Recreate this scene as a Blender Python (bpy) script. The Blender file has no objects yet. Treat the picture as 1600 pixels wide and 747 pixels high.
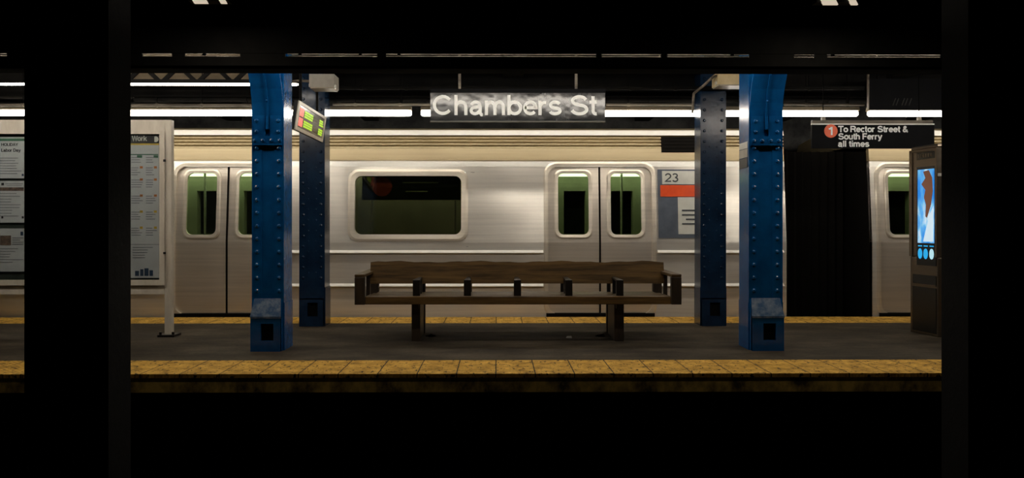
import bpy, bmesh, math, random
from mathutils import Vector, Matrix

random.seed(7)
C = bpy.context.scene.collection
PI = math.pi

# ---------------------------------------------------------------- camera
F = 1234.0            # focal length in pixels of the 1600 wide frame
YAW = math.radians(0.43)
CAM_H = 1.18
SX = -14.7            # horizontal shift in pixels
HY = 348.0            # horizon row

cam_d = bpy.data.cameras.new('camera')
cam = bpy.data.objects.new('camera', cam_d)
C.objects.link(cam)
cam.location = (0, 0, CAM_H)
cam.rotation_euler = (math.radians(90), 0, -YAW)
cam_d.sensor_width = 36.0
cam_d.lens = 36.0 * F / 1600.0
cam_d.shift_x = -SX / 1600.0
cam_d.shift_y = -(373.5 - HY) / 1600.0
cam_d.clip_start = 0.05
cam_d.clip_end = 200
bpy.context.scene.camera = cam


def at(px, py, d):
    """world x and z of the pixel's ray where it meets the plane y = d"""
    u = (px - 800 - SX) / F
    X = u * math.cos(YAW) + math.sin(YAW)
    Y = math.cos(YAW) - u * math.sin(YAW)
    t = d / Y
    return X * t, CAM_H + (HY - py) / F * t


def ax(px, d):
    return at(px, 348, d)[0]


def az(py, d):
    return CAM_H + (HY - py) / F * d


# ---------------------------------------------------------------- world, exposure
w = bpy.data.worlds.new('station_dark')
bpy.context.scene.world = w
w.use_nodes = True
w.node_tree.nodes['Background'].inputs[0].default_value = (0.9, 0.95, 1.0, 1)
w.node_tree.nodes['Background'].inputs[1].default_value = 0.0016
sc = bpy.context.scene
sc.view_settings.view_transform = 'Standard'
sc.view_settings.look = 'None'
sc.view_settings.gamma = 1
sc.view_settings.use_curve_mapping = False
sc.view_settings.exposure = 0.0
sc.cycles.use_denoising = True
sc.cycles.max_bounces = 8
sc.cycles.sample_clamp_indirect = 4

TUBE_POWER = 19.0          # lamps over the far edge
NEAR_POWER = 27.0
TUBE_COL = (1.0, 0.93, 0.82)


# ---------------------------------------------------------------- materials
def new_mat(name):
    m = bpy.data.materials.new(name)
    m.use_nodes = True
    nt = m.node_tree
    return m, nt, nt.nodes['Principled BSDF']


def link(nt, a, b):
    nt.links.new(a, b)


def noise(nt, scale, detail=4, rough=0.6, vec=None, stretch=None):
    n = nt.nodes.new('ShaderNodeTexNoise')
    n.inputs['Scale'].default_value = scale
    n.inputs['Detail'].default_value = detail
    n.inputs['Roughness'].default_value = rough
    tc = nt.nodes.new('ShaderNodeTexCoord')
    mp = nt.nodes.new('ShaderNodeMapping')
    if stretch:
        mp.inputs['Scale'].default_value = stretch
    link(nt, tc.outputs['Object'], mp.inputs['Vector'])
    link(nt, mp.outputs['Vector'], n.inputs['Vector'])
    return n.outputs['Fac']


def ramp(nt, fac, stops):
    r = nt.nodes.new('ShaderNodeValToRGB')
    el = r.color_ramp.elements
    while len(el) < len(stops):
        el.new(0.5)
    for e, (p, c) in zip(el, stops):
        e.position = p
        e.color = (*c, 1) if len(c) == 3 else c
    link(nt, fac, r.inputs['Fac'])
    return r.outputs['Color']


def bump(nt, bs, fac, strength=0.2, dist=0.01):
    b = nt.nodes.new('ShaderNodeBump')
    b.inputs['Strength'].default_value = strength
    b.inputs['Distance'].default_value = dist
    link(nt, fac, b.inputs['Height'])
    link(nt, b.outputs['Normal'], bs.inputs['Normal'])
    return b


def paint(name, c1, c2=None, rough=0.5, metal=0.0, scale=6, bmp=0.15, spec=0.5, stretch=None, lo=0.35, hi=0.65, bscale=None, bdist=0.004):
    m, nt, bs = new_mat(name)
    f = noise(nt, scale, 6, 0.65, stretch=stretch)
    c2 = c2 or tuple(v * 0.7 for v in c1)
    link(nt, ramp(nt, f, [(lo, c2), (hi, c1)]), bs.inputs['Base Color'])
    bs.inputs['Roughness'].default_value = rough
    bs.inputs['Metallic'].default_value = metal
    bs.inputs['Specular IOR Level'].default_value = spec
    if bmp:
        g = noise(nt, bscale or scale * 4, 4, 0.6, stretch=stretch)
        bump(nt, bs, g, bmp, bdist)
    return m


def emit(name, col, strength):
    m, nt, bs = new_mat(name)
    bs.inputs['Base Color'].default_value = (*col, 1)
    bs.inputs['Emission Color'].default_value = (*col, 1)
    bs.inputs['Emission Strength'].default_value = strength
    return m


def glass(name, tint, rough=0.03, refl=0.6):
    m = bpy.data.materials.new(name)
    m.use_nodes = True
    nt = m.node_tree
    nt.nodes.clear()
    out = nt.nodes.new('ShaderNodeOutputMaterial')
    tr = nt.nodes.new('ShaderNodeBsdfTransparent')
    tr.inputs[0].default_value = (*tint, 1)
    gl = nt.nodes.new('ShaderNodeBsdfGlossy')
    gl.inputs['Roughness'].default_value = rough
    gl.inputs[0].default_value = (refl, refl, refl, 1)
    lw = nt.nodes.new('ShaderNodeLayerWeight')
    lw.inputs['Blend'].default_value = 0.5
    pw = nt.nodes.new('ShaderNodeMath')
    pw.operation = 'POWER'
    pw.inputs[1].default_value = 4.0
    link(nt, lw.outputs['Facing'], pw.inputs[0])
    fr = nt.nodes.new('ShaderNodeMath')
    fr.operation = 'MULTIPLY_ADD'
    fr.inputs[1].default_value = 0.7
    fr.inputs[2].default_value = 0.05
    link(nt, pw.outputs[0], fr.inputs[0])
    mx = nt.nodes.new('ShaderNodeMixShader')
    link(nt, fr.outputs[0], mx.inputs[0])
    link(nt, tr.outputs[0], mx.inputs[1])
    link(nt, gl.outputs[0], mx.inputs[2])
    link(nt, mx.outputs[0], out.inputs[0])
    return m


def steel_mat(name, base, rough, metal, wob=0.35, wscale=1.0, wdist=0.05):
    """brushed stainless sheet: fine horizontal grain and slightly wavy panels"""
    m, nt, bs = new_mat(name)
    g = noise(nt, 3.0, 6, 0.7, stretch=(0.25, 1, 9))
    link(nt, ramp(nt, g, [(0.3, tuple(v * 0.80 for v in base)), (0.7, base)]), bs.inputs['Base Color'])
    r = nt.nodes.new('ShaderNodeMapRange')
    r.inputs['To Min'].default_value = rough - 0.07
    r.inputs['To Max'].default_value = rough + 0.09
    link(nt, noise(nt, 2.0, 3, 0.5, stretch=(0.6, 1, 3)), r.inputs['Value'])
    link(nt, r.outputs[0], bs.inputs['Roughness'])
    bs.inputs['Metallic'].default_value = metal
    bump(nt, bs, noise(nt, wscale, 1, 0.4, stretch=(1, 1, 0.5)), wob, wdist)
    return m


def tactile_mat():
    m, nt, bs = new_mat('yellow_warning_tile')
    tc = nt.nodes.new('ShaderNodeTexCoord')
    sp = nt.nodes.new('ShaderNodeSeparateXYZ')
    link(nt, tc.outputs['Object'], sp.inputs[0])

    def M(op, a, b=None):
        n = nt.nodes.new('ShaderNodeMath')
        n.operation = op
        if isinstance(a, (int, float)):
            n.inputs[0].default_value = a
        else:
            link(nt, a, n.inputs[0])
        if b is not None:
            if isinstance(b, (int, float)):
                n.inputs[1].default_value = b
            else:
                link(nt, b, n.inputs[1])
        return n.outputs[0]
    wob = M('MULTIPLY', noise(nt, 9, 3), 0.012)
    xx = M('ADD', sp.outputs['X'], wob)
    fx = M('PINGPONG', M('ADD', xx, 30.8), 0.154)      # 0 at the joints
    jx = M('LESS_THAN', fx, 0.0045)
    dirt = ramp(nt, noise(nt, 7, 9, 0.75), [(0.28, (0.045, 0.03, 0.012)), (0.43, (0.42, 0.23, 0.035)), (0.72, (0.88, 0.52, 0.10))])
    n2 = noise(nt, 26, 6, 0.7, stretch=(1, 0.6, 1))
    chips = M('LESS_THAN', n2, 0.415)
    mx = nt.nodes.new('ShaderNodeMix')
    mx.data_type = 'RGBA'
    link(nt, M('MAXIMUM', jx, chips), mx.inputs[0])
    link(nt, dirt, mx.inputs[6])
    mx.inputs[7].default_value = (0.018, 0.014, 0.009, 1)
    link(nt, mx.outputs[2], bs.inputs['Base Color'])
    bs.inputs['Roughness'].default_value = 0.75
    bs.inputs['Specular IOR Level'].default_value = 0.15
    # truncated domes in a square pitch
    dx = M('SINE', M('MULTIPLY', sp.outputs['X'], 2 * PI / 0.0513))
    dy = M('SINE', M('MULTIPLY', sp.outputs['Y'], 2 * PI / 0.0513))
    bump(nt, bs, M('MAXIMUM', M('MULTIPLY', dx, dy), 0.1), 0.6, 0.005)
    return m


def concrete_mat():
    m, nt, bs = new_mat('worn_platform_concrete')
    f = noise(nt, 1.6, 9, 0.68, stretch=(0.7, 1.4, 1))
    g = noise(nt, 30, 3, 0.6)
    a = ramp(nt, f, [(0.32, (0.014, 0.010, 0.006)), (0.5, (0.044, 0.034, 0.022)), (0.68, (0.085, 0.068, 0.046))])
    b = ramp(nt, g, [(0.25, (0.5, 0.5, 0.5)), (0.6, (1, 1, 1))])
    mx = nt.nodes.new('ShaderNodeMix')
    mx.data_type = 'RGBA'
    mx.blend_type = 'MULTIPLY'
    mx.inputs[0].default_value = 0.7
    link(nt, a, mx.inputs[6])
    link(nt, b, mx.inputs[7])
    link(nt, mx.outputs[2], bs.inputs['Base Color'])
    bs.inputs['Roughness'].default_value = 0.75
    bs.inputs['Specular IOR Level'].default_value = 0.15
    bump(nt, bs, noise(nt, 14, 6), 0.25, 0.006)
    return m


MT = {}
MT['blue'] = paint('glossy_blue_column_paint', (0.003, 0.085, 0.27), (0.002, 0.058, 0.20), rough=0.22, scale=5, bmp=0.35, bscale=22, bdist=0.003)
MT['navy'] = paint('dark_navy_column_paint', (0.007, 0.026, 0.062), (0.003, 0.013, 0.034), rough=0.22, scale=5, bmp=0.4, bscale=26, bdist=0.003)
MT['blackpaint'] = paint('black_column_paint', (0.006, 0.005, 0.0045), (0.002, 0.002, 0.002), rough=0.8, spec=0.1, scale=9, bmp=0.4, bscale=30)
MT['black'] = paint('black_steel', (0.010, 0.010, 0.010), rough=0.6, bmp=0.1)
MT['iron'] = paint('black_iron', (0.012, 0.010, 0.009), rough=0.4, metal=0.3)
MT['void'] = paint('soot_black', (0.005, 0.005, 0.005), rough=0.9, spec=0.05, bmp=0)
MT['soot'] = paint('sooty_ceiling_steel', (0.010, 0.009, 0.008), (0.003, 0.003, 0.003), rough=0.9, spec=0.15, scale=3)
MT['pipe'] = paint('dusty_pipe', (0.24, 0.20, 0.15), (0.07, 0.055, 0.04), rough=0.6, scale=4, stretch=(0.6, 3, 3))
MT['palepipe'] = paint('pale_conduit', (0.50, 0.44, 0.34), (0.22, 0.18, 0.13), rough=0.45, scale=3, stretch=(0.5, 3, 3))
MT['beige'] = paint('beige_ceiling_paint', (0.55, 0.43, 0.28), (0.35, 0.27, 0.17), rough=0.8, scale=3)
MT['concrete'] = concrete_mat()
MT['tile'] = tactile_mat()
MT['nosing'] = paint('mottled_yellow_edge', (0.85, 0.58, 0.14), (0.07, 0.05, 0.022), rough=0.8, scale=4.5, lo=0.38, hi=0.62, stretch=(1, 1, 0.7), bmp=0.4)
MT['farwall'] = paint('tunnel_wall', (0.09, 0.09, 0.085), (0.015, 0.015, 0.016), rough=0.8, scale=2.2)
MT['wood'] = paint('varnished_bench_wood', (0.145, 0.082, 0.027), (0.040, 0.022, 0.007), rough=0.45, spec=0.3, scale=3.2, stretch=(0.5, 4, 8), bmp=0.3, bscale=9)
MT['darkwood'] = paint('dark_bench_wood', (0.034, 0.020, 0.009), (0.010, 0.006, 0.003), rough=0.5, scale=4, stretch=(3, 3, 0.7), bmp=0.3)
MT['seatwood'] = paint('worn_seat_wood', (0.10, 0.058, 0.021), (0.026, 0.014, 0.005), rough=0.42, scale=4, stretch=(0.6, 5, 5), bmp=0.25)
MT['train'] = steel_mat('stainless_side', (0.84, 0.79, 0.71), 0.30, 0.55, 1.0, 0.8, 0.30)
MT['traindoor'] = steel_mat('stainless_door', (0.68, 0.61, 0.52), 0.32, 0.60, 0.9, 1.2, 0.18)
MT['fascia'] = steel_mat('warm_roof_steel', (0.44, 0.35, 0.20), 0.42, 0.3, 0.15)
MT['bright'] = steel_mat('polished_belt_rail', (0.95, 0.92, 0.84), 0.30, 0.6, 0.0)
MT['frame'] = steel_mat('window_frame_aluminium', (0.80, 0.72, 0.60), 0.34, 0.6, 0.0)
MT['darkgap'] = paint('rubber_gasket', (0.006, 0.005, 0.004), rough=0.9, spec=0.1, bmp=0)
MT['glass_green'] = glass('green_tinted_glass', (0.64, 0.78, 0.56))
MT['glass_dark'] = glass('smoked_green_glass', (0.44, 0.47, 0.36))
MT['glass_clear'] = glass('clear_glass', (0.95, 0.96, 0.955), 0.02, 1.0)
MT['interior'] = paint('car_interior_wall', (0.30, 0.29, 0.22), (0.22, 0.21, 0.16), rough=0.6, scale=2)
MT['seatred'] = paint('car_bench_plastic', (0.45, 0.20, 0.05), rough=0.4)
MT['carfloor'] = paint('car_floor', (0.05, 0.05, 0.045), rough=0.6)
MT['chrome'] = paint('satin_pole', (0.75, 0.74, 0.70), rough=0.2, metal=0.9, bmp=0)
MT['carlight'] = emit('car_interior_tube', (1.0, 0.97, 0.80), 4.0)
MT['tube'] = emit('fluorescent_tube', TUBE_COL, TUBE_POWER)
MT['thintube'] = emit('thin_fluorescent_tube', TUBE_COL, 14.0)
MT['neartube'] = emit('near_fluorescent_tube', TUBE_COL, NEAR_POWER)
MT['reflector'] = paint('lamp_channel', (0.30, 0.25, 0.17), rough=0.6)
MT['lampcap'] = paint('lamp_end_cap', (0.10, 0.095, 0.08), rough=0.5)
MT['creamlamp'] = emit('cream_lamp_lens', (0.80, 0.68, 0.52), 0.75)
MT['boxpaint'] = paint('grey_white_box', (0.42, 0.39, 0.33), (0.30, 0.27, 0.22), rough=0.5, scale=4)
MT['boxcream'] = paint('cream_box', (0.62, 0.49, 0.27), (0.48, 0.36, 0.18), rough=0.5, scale=4)
MT['whiteframe'] = paint('off_white_enamel', (0.66, 0.60, 0.50), (0.52, 0.46, 0.37), rough=0.45, scale=3, stretch=(3, 3, 0.8))
MT['casegreen'] = paint('dark_case_back', (0.02, 0.028, 0.022), rough=0.6)
MT['signblack'] = paint('black_enamel_sign', (0.014, 0.014, 0.016), (0.010, 0.010, 0.011), rough=0.17, bmp=0.5, bscale=1.3, bdist=0.035)
MT['signdark'] = paint('matt_black_sign', (0.006, 0.006, 0.007), rough=0.5, spec=0.04, bmp=0)
MT['white'] = paint('white_lettering', (0.92, 0.92, 0.90), (0.90, 0.90, 0.88), rough=0.4, bmp=0)
MT['whitetrim'] = paint('white_trim', (0.90, 0.87, 0.80), (0.88, 0.85, 0.78), rough=0.4, bmp=0)
MT['dimletter'] = paint('grimy_lettering', (0.05, 0.05, 0.045), rough=0.6, bmp=0)
MT['redbullet'] = paint('orange_red_disc', (0.92, 0.11, 0.015), (0.9, 0.10, 0.012), rough=0.4, bmp=0)
MT['dullred'] = paint('dull_red_disc', (0.75, 0.09, 0.06), rough=0.5, bmp=0)
MT['redband'] = paint('orange_red_band', (0.80, 0.085, 0.008), (0.68, 0.06, 0.006), rough=0.4, bmp=0)
MT['decal'] = paint('pale_decal', (0.62, 0.62, 0.56), (0.52, 0.52, 0.47), rough=0.5, bmp=0)
MT['decaldark'] = paint('charcoal_decal', (0.05, 0.055, 0.06), rough=0.5, bmp=0)
MT['decalblue'] = paint('slate_panel', (0.10, 0.12, 0.155), rough=0.4, bmp=0)
MT['paper'] = paint('poster_paper', (0.52, 0.54, 0.55), (0.46, 0.48, 0.49), rough=0.6, scale=3, bmp=0)
MT['inkgrey'] = paint('poster_ink', (0.22, 0.23, 0.24), rough=0.7, bmp=0)
MT['inkblack'] = paint('poster_black', (0.02, 0.02, 0.022), rough=0.6, bmp=0)
MT['inkorange'] = paint('poster_orange', (0.55, 0.20, 0.05), rough=0.6, bmp=0)
MT['inkred'] = paint('poster_red', (0.45, 0.10, 0.05), rough=0.6, bmp=0)
MT['inkyellow'] = paint('poster_yellow', (0.60, 0.42, 0.05), rough=0.6, bmp=0)
MT['inkgreen'] = paint('poster_green', (0.05, 0.16, 0.09), rough=0.6, bmp=0)
MT['inkblue'] = paint('poster_navy', (0.02, 0.05, 0.10), rough=0.6, bmp=0)
MT['inkbrown'] = paint('poster_photo', (0.20, 0.13, 0.09), (0.05, 0.035, 0.03), rough=0.6, scale=25, bmp=0)
MT['sheenblue'] = paint('blue_ledge_painted_sheen', (0.16, 0.20, 0.26), (0.012, 0.06, 0.15), rough=0.4, scale=16, lo=0.4, hi=0.7, bmp=0.4)  # lamp sheen on the sloping shoe tops, painted as pale mottling over the blue
MT['kiosk'] = steel_mat('kiosk_stainless', (0.20, 0.16, 0.12), 0.30, 0.85, 0.3, 1.5)
MT['kioskdark'] = paint('kiosk_black_panel', (0.010, 0.010, 0.010), rough=0.25, bmp=0)
MT['icon'] = emit('kiosk_icon_blue', (0.02, 0.36, 0.75), 0.9)
MT['iconwhite'] = emit('kiosk_icon_white', (0.45, 0.75, 0.85), 0.8)
MT['ledred'] = emit('led_red', (0.95, 0.16, 0.12), 0.8)
MT['ledgreen'] = emit('led_green', (0.42, 0.70, 0.03), 0.75)
MT['clockface'] = paint('clock_screen', (0.20, 0.185, 0.15), (0.06, 0.055, 0.045), rough=0.25, scale=4, stretch=(1, 0.3, 12), bmp=0)
MT['litter'] = paint('litter_paper', (0.5, 0.5, 0.48), rough=0.8)
MT['leaf'] = paint('dark_grime', (0.03, 0.022, 0.015), rough=0.9)
MT['rail'] = paint('rail_steel', (0.12, 0.10, 0.09), rough=0.4, metal=0.7)
MT['ballast'] = paint('black_trackbed', (0.012, 0.011, 0.010), (0.004, 0.004, 0.004), rough=0.95, scale=8)


# kiosk screen picture: blue backdrop with a vague brown shape
def screen_mat():
    m, nt, bs = new_mat('kiosk_screen_picture')
    tc = nt.nodes.new('ShaderNodeTexCoord')
    mp = nt.nodes.new('ShaderNodeMapping')
    link(nt, tc.outputs['Object'], mp.inputs['Vector'])
    n = nt.nodes.new('ShaderNodeTexNoise')
    n.inputs['Scale'].default_value = 5
    n.inputs['Detail'].default_value = 3
    mp.inputs['Scale'].default_value = (2.2, 2.2, 0.9)
    link(nt, mp.outputs['Vector'], n.inputs['Vector'])
    blue = ramp(nt, n.outputs['Fac'], [(0.35, (0.01, 0.22, 0.75)), (0.55, (0.12, 0.45, 0.88)), (0.68, (0.55, 0.78, 0.95))])
    link(nt, blue, bs.inputs['Emission Color'])
    link(nt, blue, bs.inputs['Base Color'])
    bs.inputs['Emission Strength'].default_value = 0.75
    return m


MT['screen'] = screen_mat()
MT['screenbrown'] = emit('screen_brown_shape', (0.14, 0.055, 0.03), 0.8)
MT['screenwhite'] = emit('screen_pale_shape', (0.60, 0.75, 0.85), 0.8)


# ---------------------------------------------------------------- mesh helpers
def BM():
    return bmesh.new()


def box(bm, x0, x1, y0, y1, z0, z1, mat=0):
    vs = [bm.verts.new(p) for p in ((x0, y0, z0), (x1, y0, z0), (x1, y1, z0), (x0, y1, z0),
                                    (x0, y0, z1), (x1, y0, z1), (x1, y1, z1), (x0, y1, z1))]
    for f in ((0, 3, 2, 1), (4, 5, 6, 7), (0, 1, 5, 4), (1, 2, 6, 5), (2, 3, 7, 6), (3, 0, 4, 7)):
        bm.faces.new([vs[i] for i in f]).material_index = mat


def hexa(bm, p):
    """box from 8 points ordered bottom ring, top ring"""
    vs = [bm.verts.new(q) for q in p]
    for f in ((0, 3, 2, 1), (4, 5, 6, 7), (0, 1, 5, 4), (1, 2, 6, 5), (2, 3, 7, 6), (3, 0, 4, 7)):
        bm.faces.new([vs[i] for i in f])


def tube(bm, p0, p1, r, n=12, r1=None):
    p0, p1 = Vector(p0), Vector(p1)
    d = (p1 - p0).normalized()
    a = d.orthogonal().normalized()
    b = d.cross(a)
    r1 = r if r1 is None else r1
    A = [bm.verts.new(p0 + (a * math.cos(2 * PI * i / n) + b * math.sin(2 * PI * i / n)) * r) for i in range(n)]
    B = [bm.verts.new(p1 + (a * math.cos(2 * PI * i / n) + b * math.sin(2 * PI * i / n)) * r1) for i in range(n)]
    for i in range(n):
        j = (i + 1) % n
        bm.faces.new((A[i], A[j], B[j], B[i]))
    bm.faces.new(A[::-1])
    bm.faces.new(B)


def path(bm, pts, r, n=8):
    for a, b in zip(pts[:-1], pts[1:]):
        tube(bm, a, b, r, n)


def rivet(bm, x, y, z, axis, r=0.020, h=0.013):
    """small domed rivet; axis is the outward direction"""
    ax_ = Vector(axis)
    a = ax_.orthogonal().normalized()
    b = ax_.cross(a)
    c = Vector((x, y, z))
    n = 8
    rings = []
    for rr, hh in ((r, -0.001), (r * 0.85, h * 0.6), (r * 0.4, h)):
        rings.append([bm.verts.new(c + ax_ * hh + (a * math.cos(2 * PI * i / n) + b * math.sin(2 * PI * i / n)) * rr) for i in range(n)])
    for k in range(2):
        for i in range(n):
            j = (i + 1) % n
            bm.faces.new((rings[k][i], rings[k][j], rings[k + 1][j], rings[k + 1][i]))
    bm.faces.new(rings[2])


def extrude_profile(bm, prof, x0, x1, closed=False, nx=1):
    """prof: list of (y,z); extruded along x"""
    cols = []
    for k in range(nx + 1):
        x = x0 + (x1 - x0) * k / nx
        cols.append([bm.verts.new((x, y, z)) for y, z in prof])
    n = len(prof)
    for k in range(nx):
        for i in range(n if closed else n - 1):
            j = (i + 1) % n
            bm.faces.new((cols[k][i], cols[k][j], cols[k + 1][j], cols[k + 1][i]))
    if closed:
        bm.faces.new(cols[0][::-1])
        bm.faces.new(cols[-1])


def rrect(x0, x1, z0, z1, r, n=6):
    pts = []
    for cx, cz, a0 in ((x1 - r, z1 - r, 0), (x0 + r, z1 - r, 90), (x0 + r, z0 + r, 180), (x1 - r, z0 + r, 270)):
        for i in range(n + 1):
            a = math.radians(a0 + 90 * i / n)
            pts.append((cx + r * math.cos(a), cz + r * math.sin(a)))
    return pts


def ring_frame(bm, x0, x1, z0, z1, r, wd, y0, y1, out=None, n=6):
    """rounded frame: opening is the inner rounded rectangle; flat in xz, from y0 (front) to y1"""
    inner = rrect(x0 + wd, x1 - wd, z0 + wd, z1 - wd, max(r - wd * 0.5, 0.005), n)
    outer = rrect(x0, x1, z0, z1, r, n)
    mid = rrect(x0 + wd * 0.35, x1 - wd * 0.35, z0 + wd * 0.35, z1 - wd * 0.35, max(r - wd * 0.2, 0.005), n)
    V = []
    for pts, y in ((outer, y1), (outer, y0 + 0.006), (mid, y0), (inner, y0 + 0.004), (inner, y1)):
        V.append([bm.verts.new((p[0], y, p[1])) for p in pts])
    m = len(inner)
    for k in range(4):
        for i in range(m):
            j = (i + 1) % m
            bm.faces.new((V[k][i], V[k][j], V[k + 1][j], V[k + 1][i]))


def plate(bm, pts, y0, y1):
    """closed outline (x,z) as a slab between y0 and y1"""
    A = [bm.verts.new((x, y0, z)) for x, z in pts]
    B = [bm.verts.new((x, y1, z)) for x, z in pts]
    bm.faces.new(A)
    bm.faces.new(B[::-1])
    n = len(pts)
    for i in range(n):
        j = (i + 1) % n
        bm.faces.new((A[i], A[j], B[j], B[i]))


def wall_holes(bm, x0, x1, z0, z1, holes, y0, y1):
    xs = sorted({x0, x1, *[v for h in holes for v in h[:2] if x0 < v < x1]})
    zs = sorted({z0, z1, *[v for h in holes for v in h[2:] if z0 < v < z1]})
    def solid(i, j):
        cx, cz = (xs[i] + xs[i + 1]) / 2, (zs[j] + zs[j + 1]) / 2
        return not any(h[0] < cx < h[1] and h[2] < cz < h[3] for h in holes)
    for y, fl in ((y0, False), (y1, True)):
        V = {}
        for i, x in enumerate(xs):
            for j, z in enumerate(zs):
                V[i, j] = bm.verts.new((x, y, z))
        for i in range(len(xs) - 1):
            for j in range(len(zs) - 1):
                if solid(i, j):
                    q = (V[i, j], V[i + 1, j], V[i + 1, j + 1], V[i, j + 1])
                    bm.faces.new(q[::-1] if fl else q)
    for h in holes:      # reveals
        a, b, c, d = h
        P = [(a, c), (b, c), (b, d), (a, d)]
        F_ = [bm.verts.new((x, y0, z)) for x, z in P]
        G_ = [bm.verts.new((x, y1, z)) for x, z in P]
        for i in range(4):
            j = (i + 1) % 4
            bm.faces.new((F_[i], G_[i], G_[j], F_[j]))


def obj(name, bm, m, parent=None, bevel=0.0, smooth=False, label=None):
    bmesh.ops.recalc_face_normals(bm, faces=bm.faces)
    me = bpy.data.meshes.new(name)
    bm.to_mesh(me)
    bm.free()
    for mm in (m if isinstance(m, (list, tuple)) else [m]):
        me.materials.append(MT[mm])
    if smooth:
        me.shade_smooth()
    o = bpy.data.objects.new(name, me)
    C.objects.link(o)
    if parent:
        o.parent = parent
        o.matrix_parent_inverse = parent.matrix_basis.inverted()
    if bevel:
        b = o.modifiers.new('bevel', 'BEVEL')
        b.width = bevel
        b.segments = 2
        b.limit_method = 'ANGLE'
    if label:
        o['label'] = label
    return o


def tag(o, label, cat, group=None, kind='thing'):
    o['label'] = label
    o['category'] = cat
    o['kind'] = kind
    if group:
        o['group'] = group
    return o


def thing(name, label, cat, loc=(0, 0, 0), group=None):
    o = bpy.data.objects.new(name, None)
    C.objects.link(o)
    o.location = loc
    o.empty_display_size = 0.1
    bpy.context.view_layer.update()
    return tag(o, label, cat, group)


def struct(name, bm, m, **k):
    o = obj(name, bm, m, **k)
    o['kind'] = 'structure'
    return o


def arc(cx, cy, rx, ry, a0, a1, n=12):
    n = max(3, int(abs(a1 - a0) / 18))
    return [(cx + rx * math.cos(math.radians(a0 + (a1 - a0) * i / n)), cy + ry * math.sin(math.radians(a0 + (a1 - a0) * i / n))) for i in range(n + 1)]


# plain grotesque letters as centre-line strokes: cap height 1, each entry is (advance, strokes)
GL = {
    'C': (.96, [arc(.47, .5, .38, .42, 38, 322)]),
    'h': (.68, [[(.09, 0), (.09, 1)], [(.09, .38)] + arc(.31, .43, .22, .22, 180, 0) + [(.53, .43), (.53, 0)]]),
    'a': (.67, [[(.09, .50)] + arc(.29, .47, .19, .18, 150, 0) + [(.48, .45), (.48, .12), (.54, .02), (.60, .02)], [(.48, .42), (.27, .385)] + arc(.26, .225, .18, .155, 90, 270) + [(.36, .10), (.48, .22)]]),
    'm': (1.0, [[(.09, 0), (.09, .72)], [(.09, .38)] + arc(.285, .44, .18, .21, 180, 0) + [(.47, 0)], [(.47, .38)] + arc(.66, .44, .18, .21, 180, 0) + [(.85, 0)]]),
    'b': (.70, [[(.09, 0), (.09, 1)], arc(.35, .36, .26, .29, 0, 360)]),
    'd': (.70, [[(.61, 0), (.61, 1)], arc(.35, .36, .26, .29, 0, 360)]),
    'e': (.68, [[(.10, .37), (.59, .37)] + arc(.34, .36, .25, .29, 10, 320)]),
    'r': (.46, [[(.09, 0), (.09, .72)], [(.09, .40)] + arc(.32, .40, .23, .24, 170, 80)]),
    's': (.60, [arc(.30, .505, .20, .145, 20, 270) + arc(.30, .215, .22, .145, 85, -165)]),
    'S': (.88, [arc(.44, .72, .30, .20, 15, 270) + arc(.44, .29, .33, .22, 85, -168)]),
    't': (.38, [[(.17, .94), (.17, .22)] + arc(.30, .21, .13, .14, 190, 285), [(.01, .65), (.34, .65)]]),
    'T': (.80, [[(.02, .92), (.80, .92)], [(.41, .92), (.41, 0)]]),
    'o': (.70, [arc(.35, .36, .26, .29, 0, 360)]),
    'R': (.86, [[(.09, 0), (.09, .92), (.48, .92)] + arc(.48, .71, .24, .21, 90, -90) + [(.09, .5)], [(.50, .5), (.66, .30), (.72, 0)]]),
    'c': (.62, [arc(.34, .36, .25, .29, 48, 312)]),
    'u': (.68, [[(.09, .72), (.09, .27)] + arc(.31, .28, .22, .21, 180, 360), [(.53, .72), (.53, 0)]]),
    'F': (.70, [[(.09, 0), (.09, .92), (.66, .92)], [(.09, .5), (.58, .5)]]),
    'y': (.62, [[(.05, .72), (.31, .04)], [(.57, .72), (.29, -.08), (.20, -.18), (.07, -.18)]]),
    'l': (.28, [[(.12, 0), (.12, 1)]]),
    'i': (.28, [[(.12, 0), (.12, .72)], [(.12, .85), (.12, 1.0)]]),
    '&': (.84, [[(.76, 0), (.26, .58), (.20, .74), (.26, .88), (.38, .92), (.48, .84), (.46, .70), (.18, .46), (.10, .28), (.16, .12), (.32, .07), (.52, .14), (.68, .42)]]),
    '1': (.55, [[(.36, 0), (.36, 1)], [(.08, .74), (.24, .78), (.34, .95)]]),
    '2': (.66, [arc(.32, .67, .24, .25, 170, -40) + [(.08, .08), (.60, .08)]]),
    '3': (.66, [arc(.31, .72, .21, .20, 155, -90), arc(.31, .28, .24, .22, 90, -155)]),
    'W': (1.0, [[(.03, 1), (.26, .04), (.50, .96), (.74, .04), (.97, 1)]]),
    'k': (.62, [[(.09, 0), (.09, 1)], [(.54, .72), (.10, .27)], [(.26, .44), (.58, 0)]]),
    'H': (.80, [[(.09, 0), (.09, 1)], [(.67, 0), (.67, 1)], [(.09, .5), (.67, .5)]]),
    'O': (.95, [arc(.47, .5, .38, .42, 0, 360)]),
    'L': (.64, [[(.09, 1), (.09, .08), (.58, .08)]]),
    'I': (.28, [[(.12, 0), (.12, 1)]]),
    'D': (.84, [[(.09, .08), (.09, .92), (.36, .92)] + arc(.36, .5, .34, .42, 90, -90) + [(.09, .08)]]),
    'A': (.78, [[(.04, 0), (.38, .98), (.72, 0)], [(.15, .3), (.61, .3)]]),
    'Y': (.76, [[(.04, 1), (.38, .45), (.72, 1)], [(.38, .45), (.38, 0)]]),
    ' ': (.34, []),
}


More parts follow.
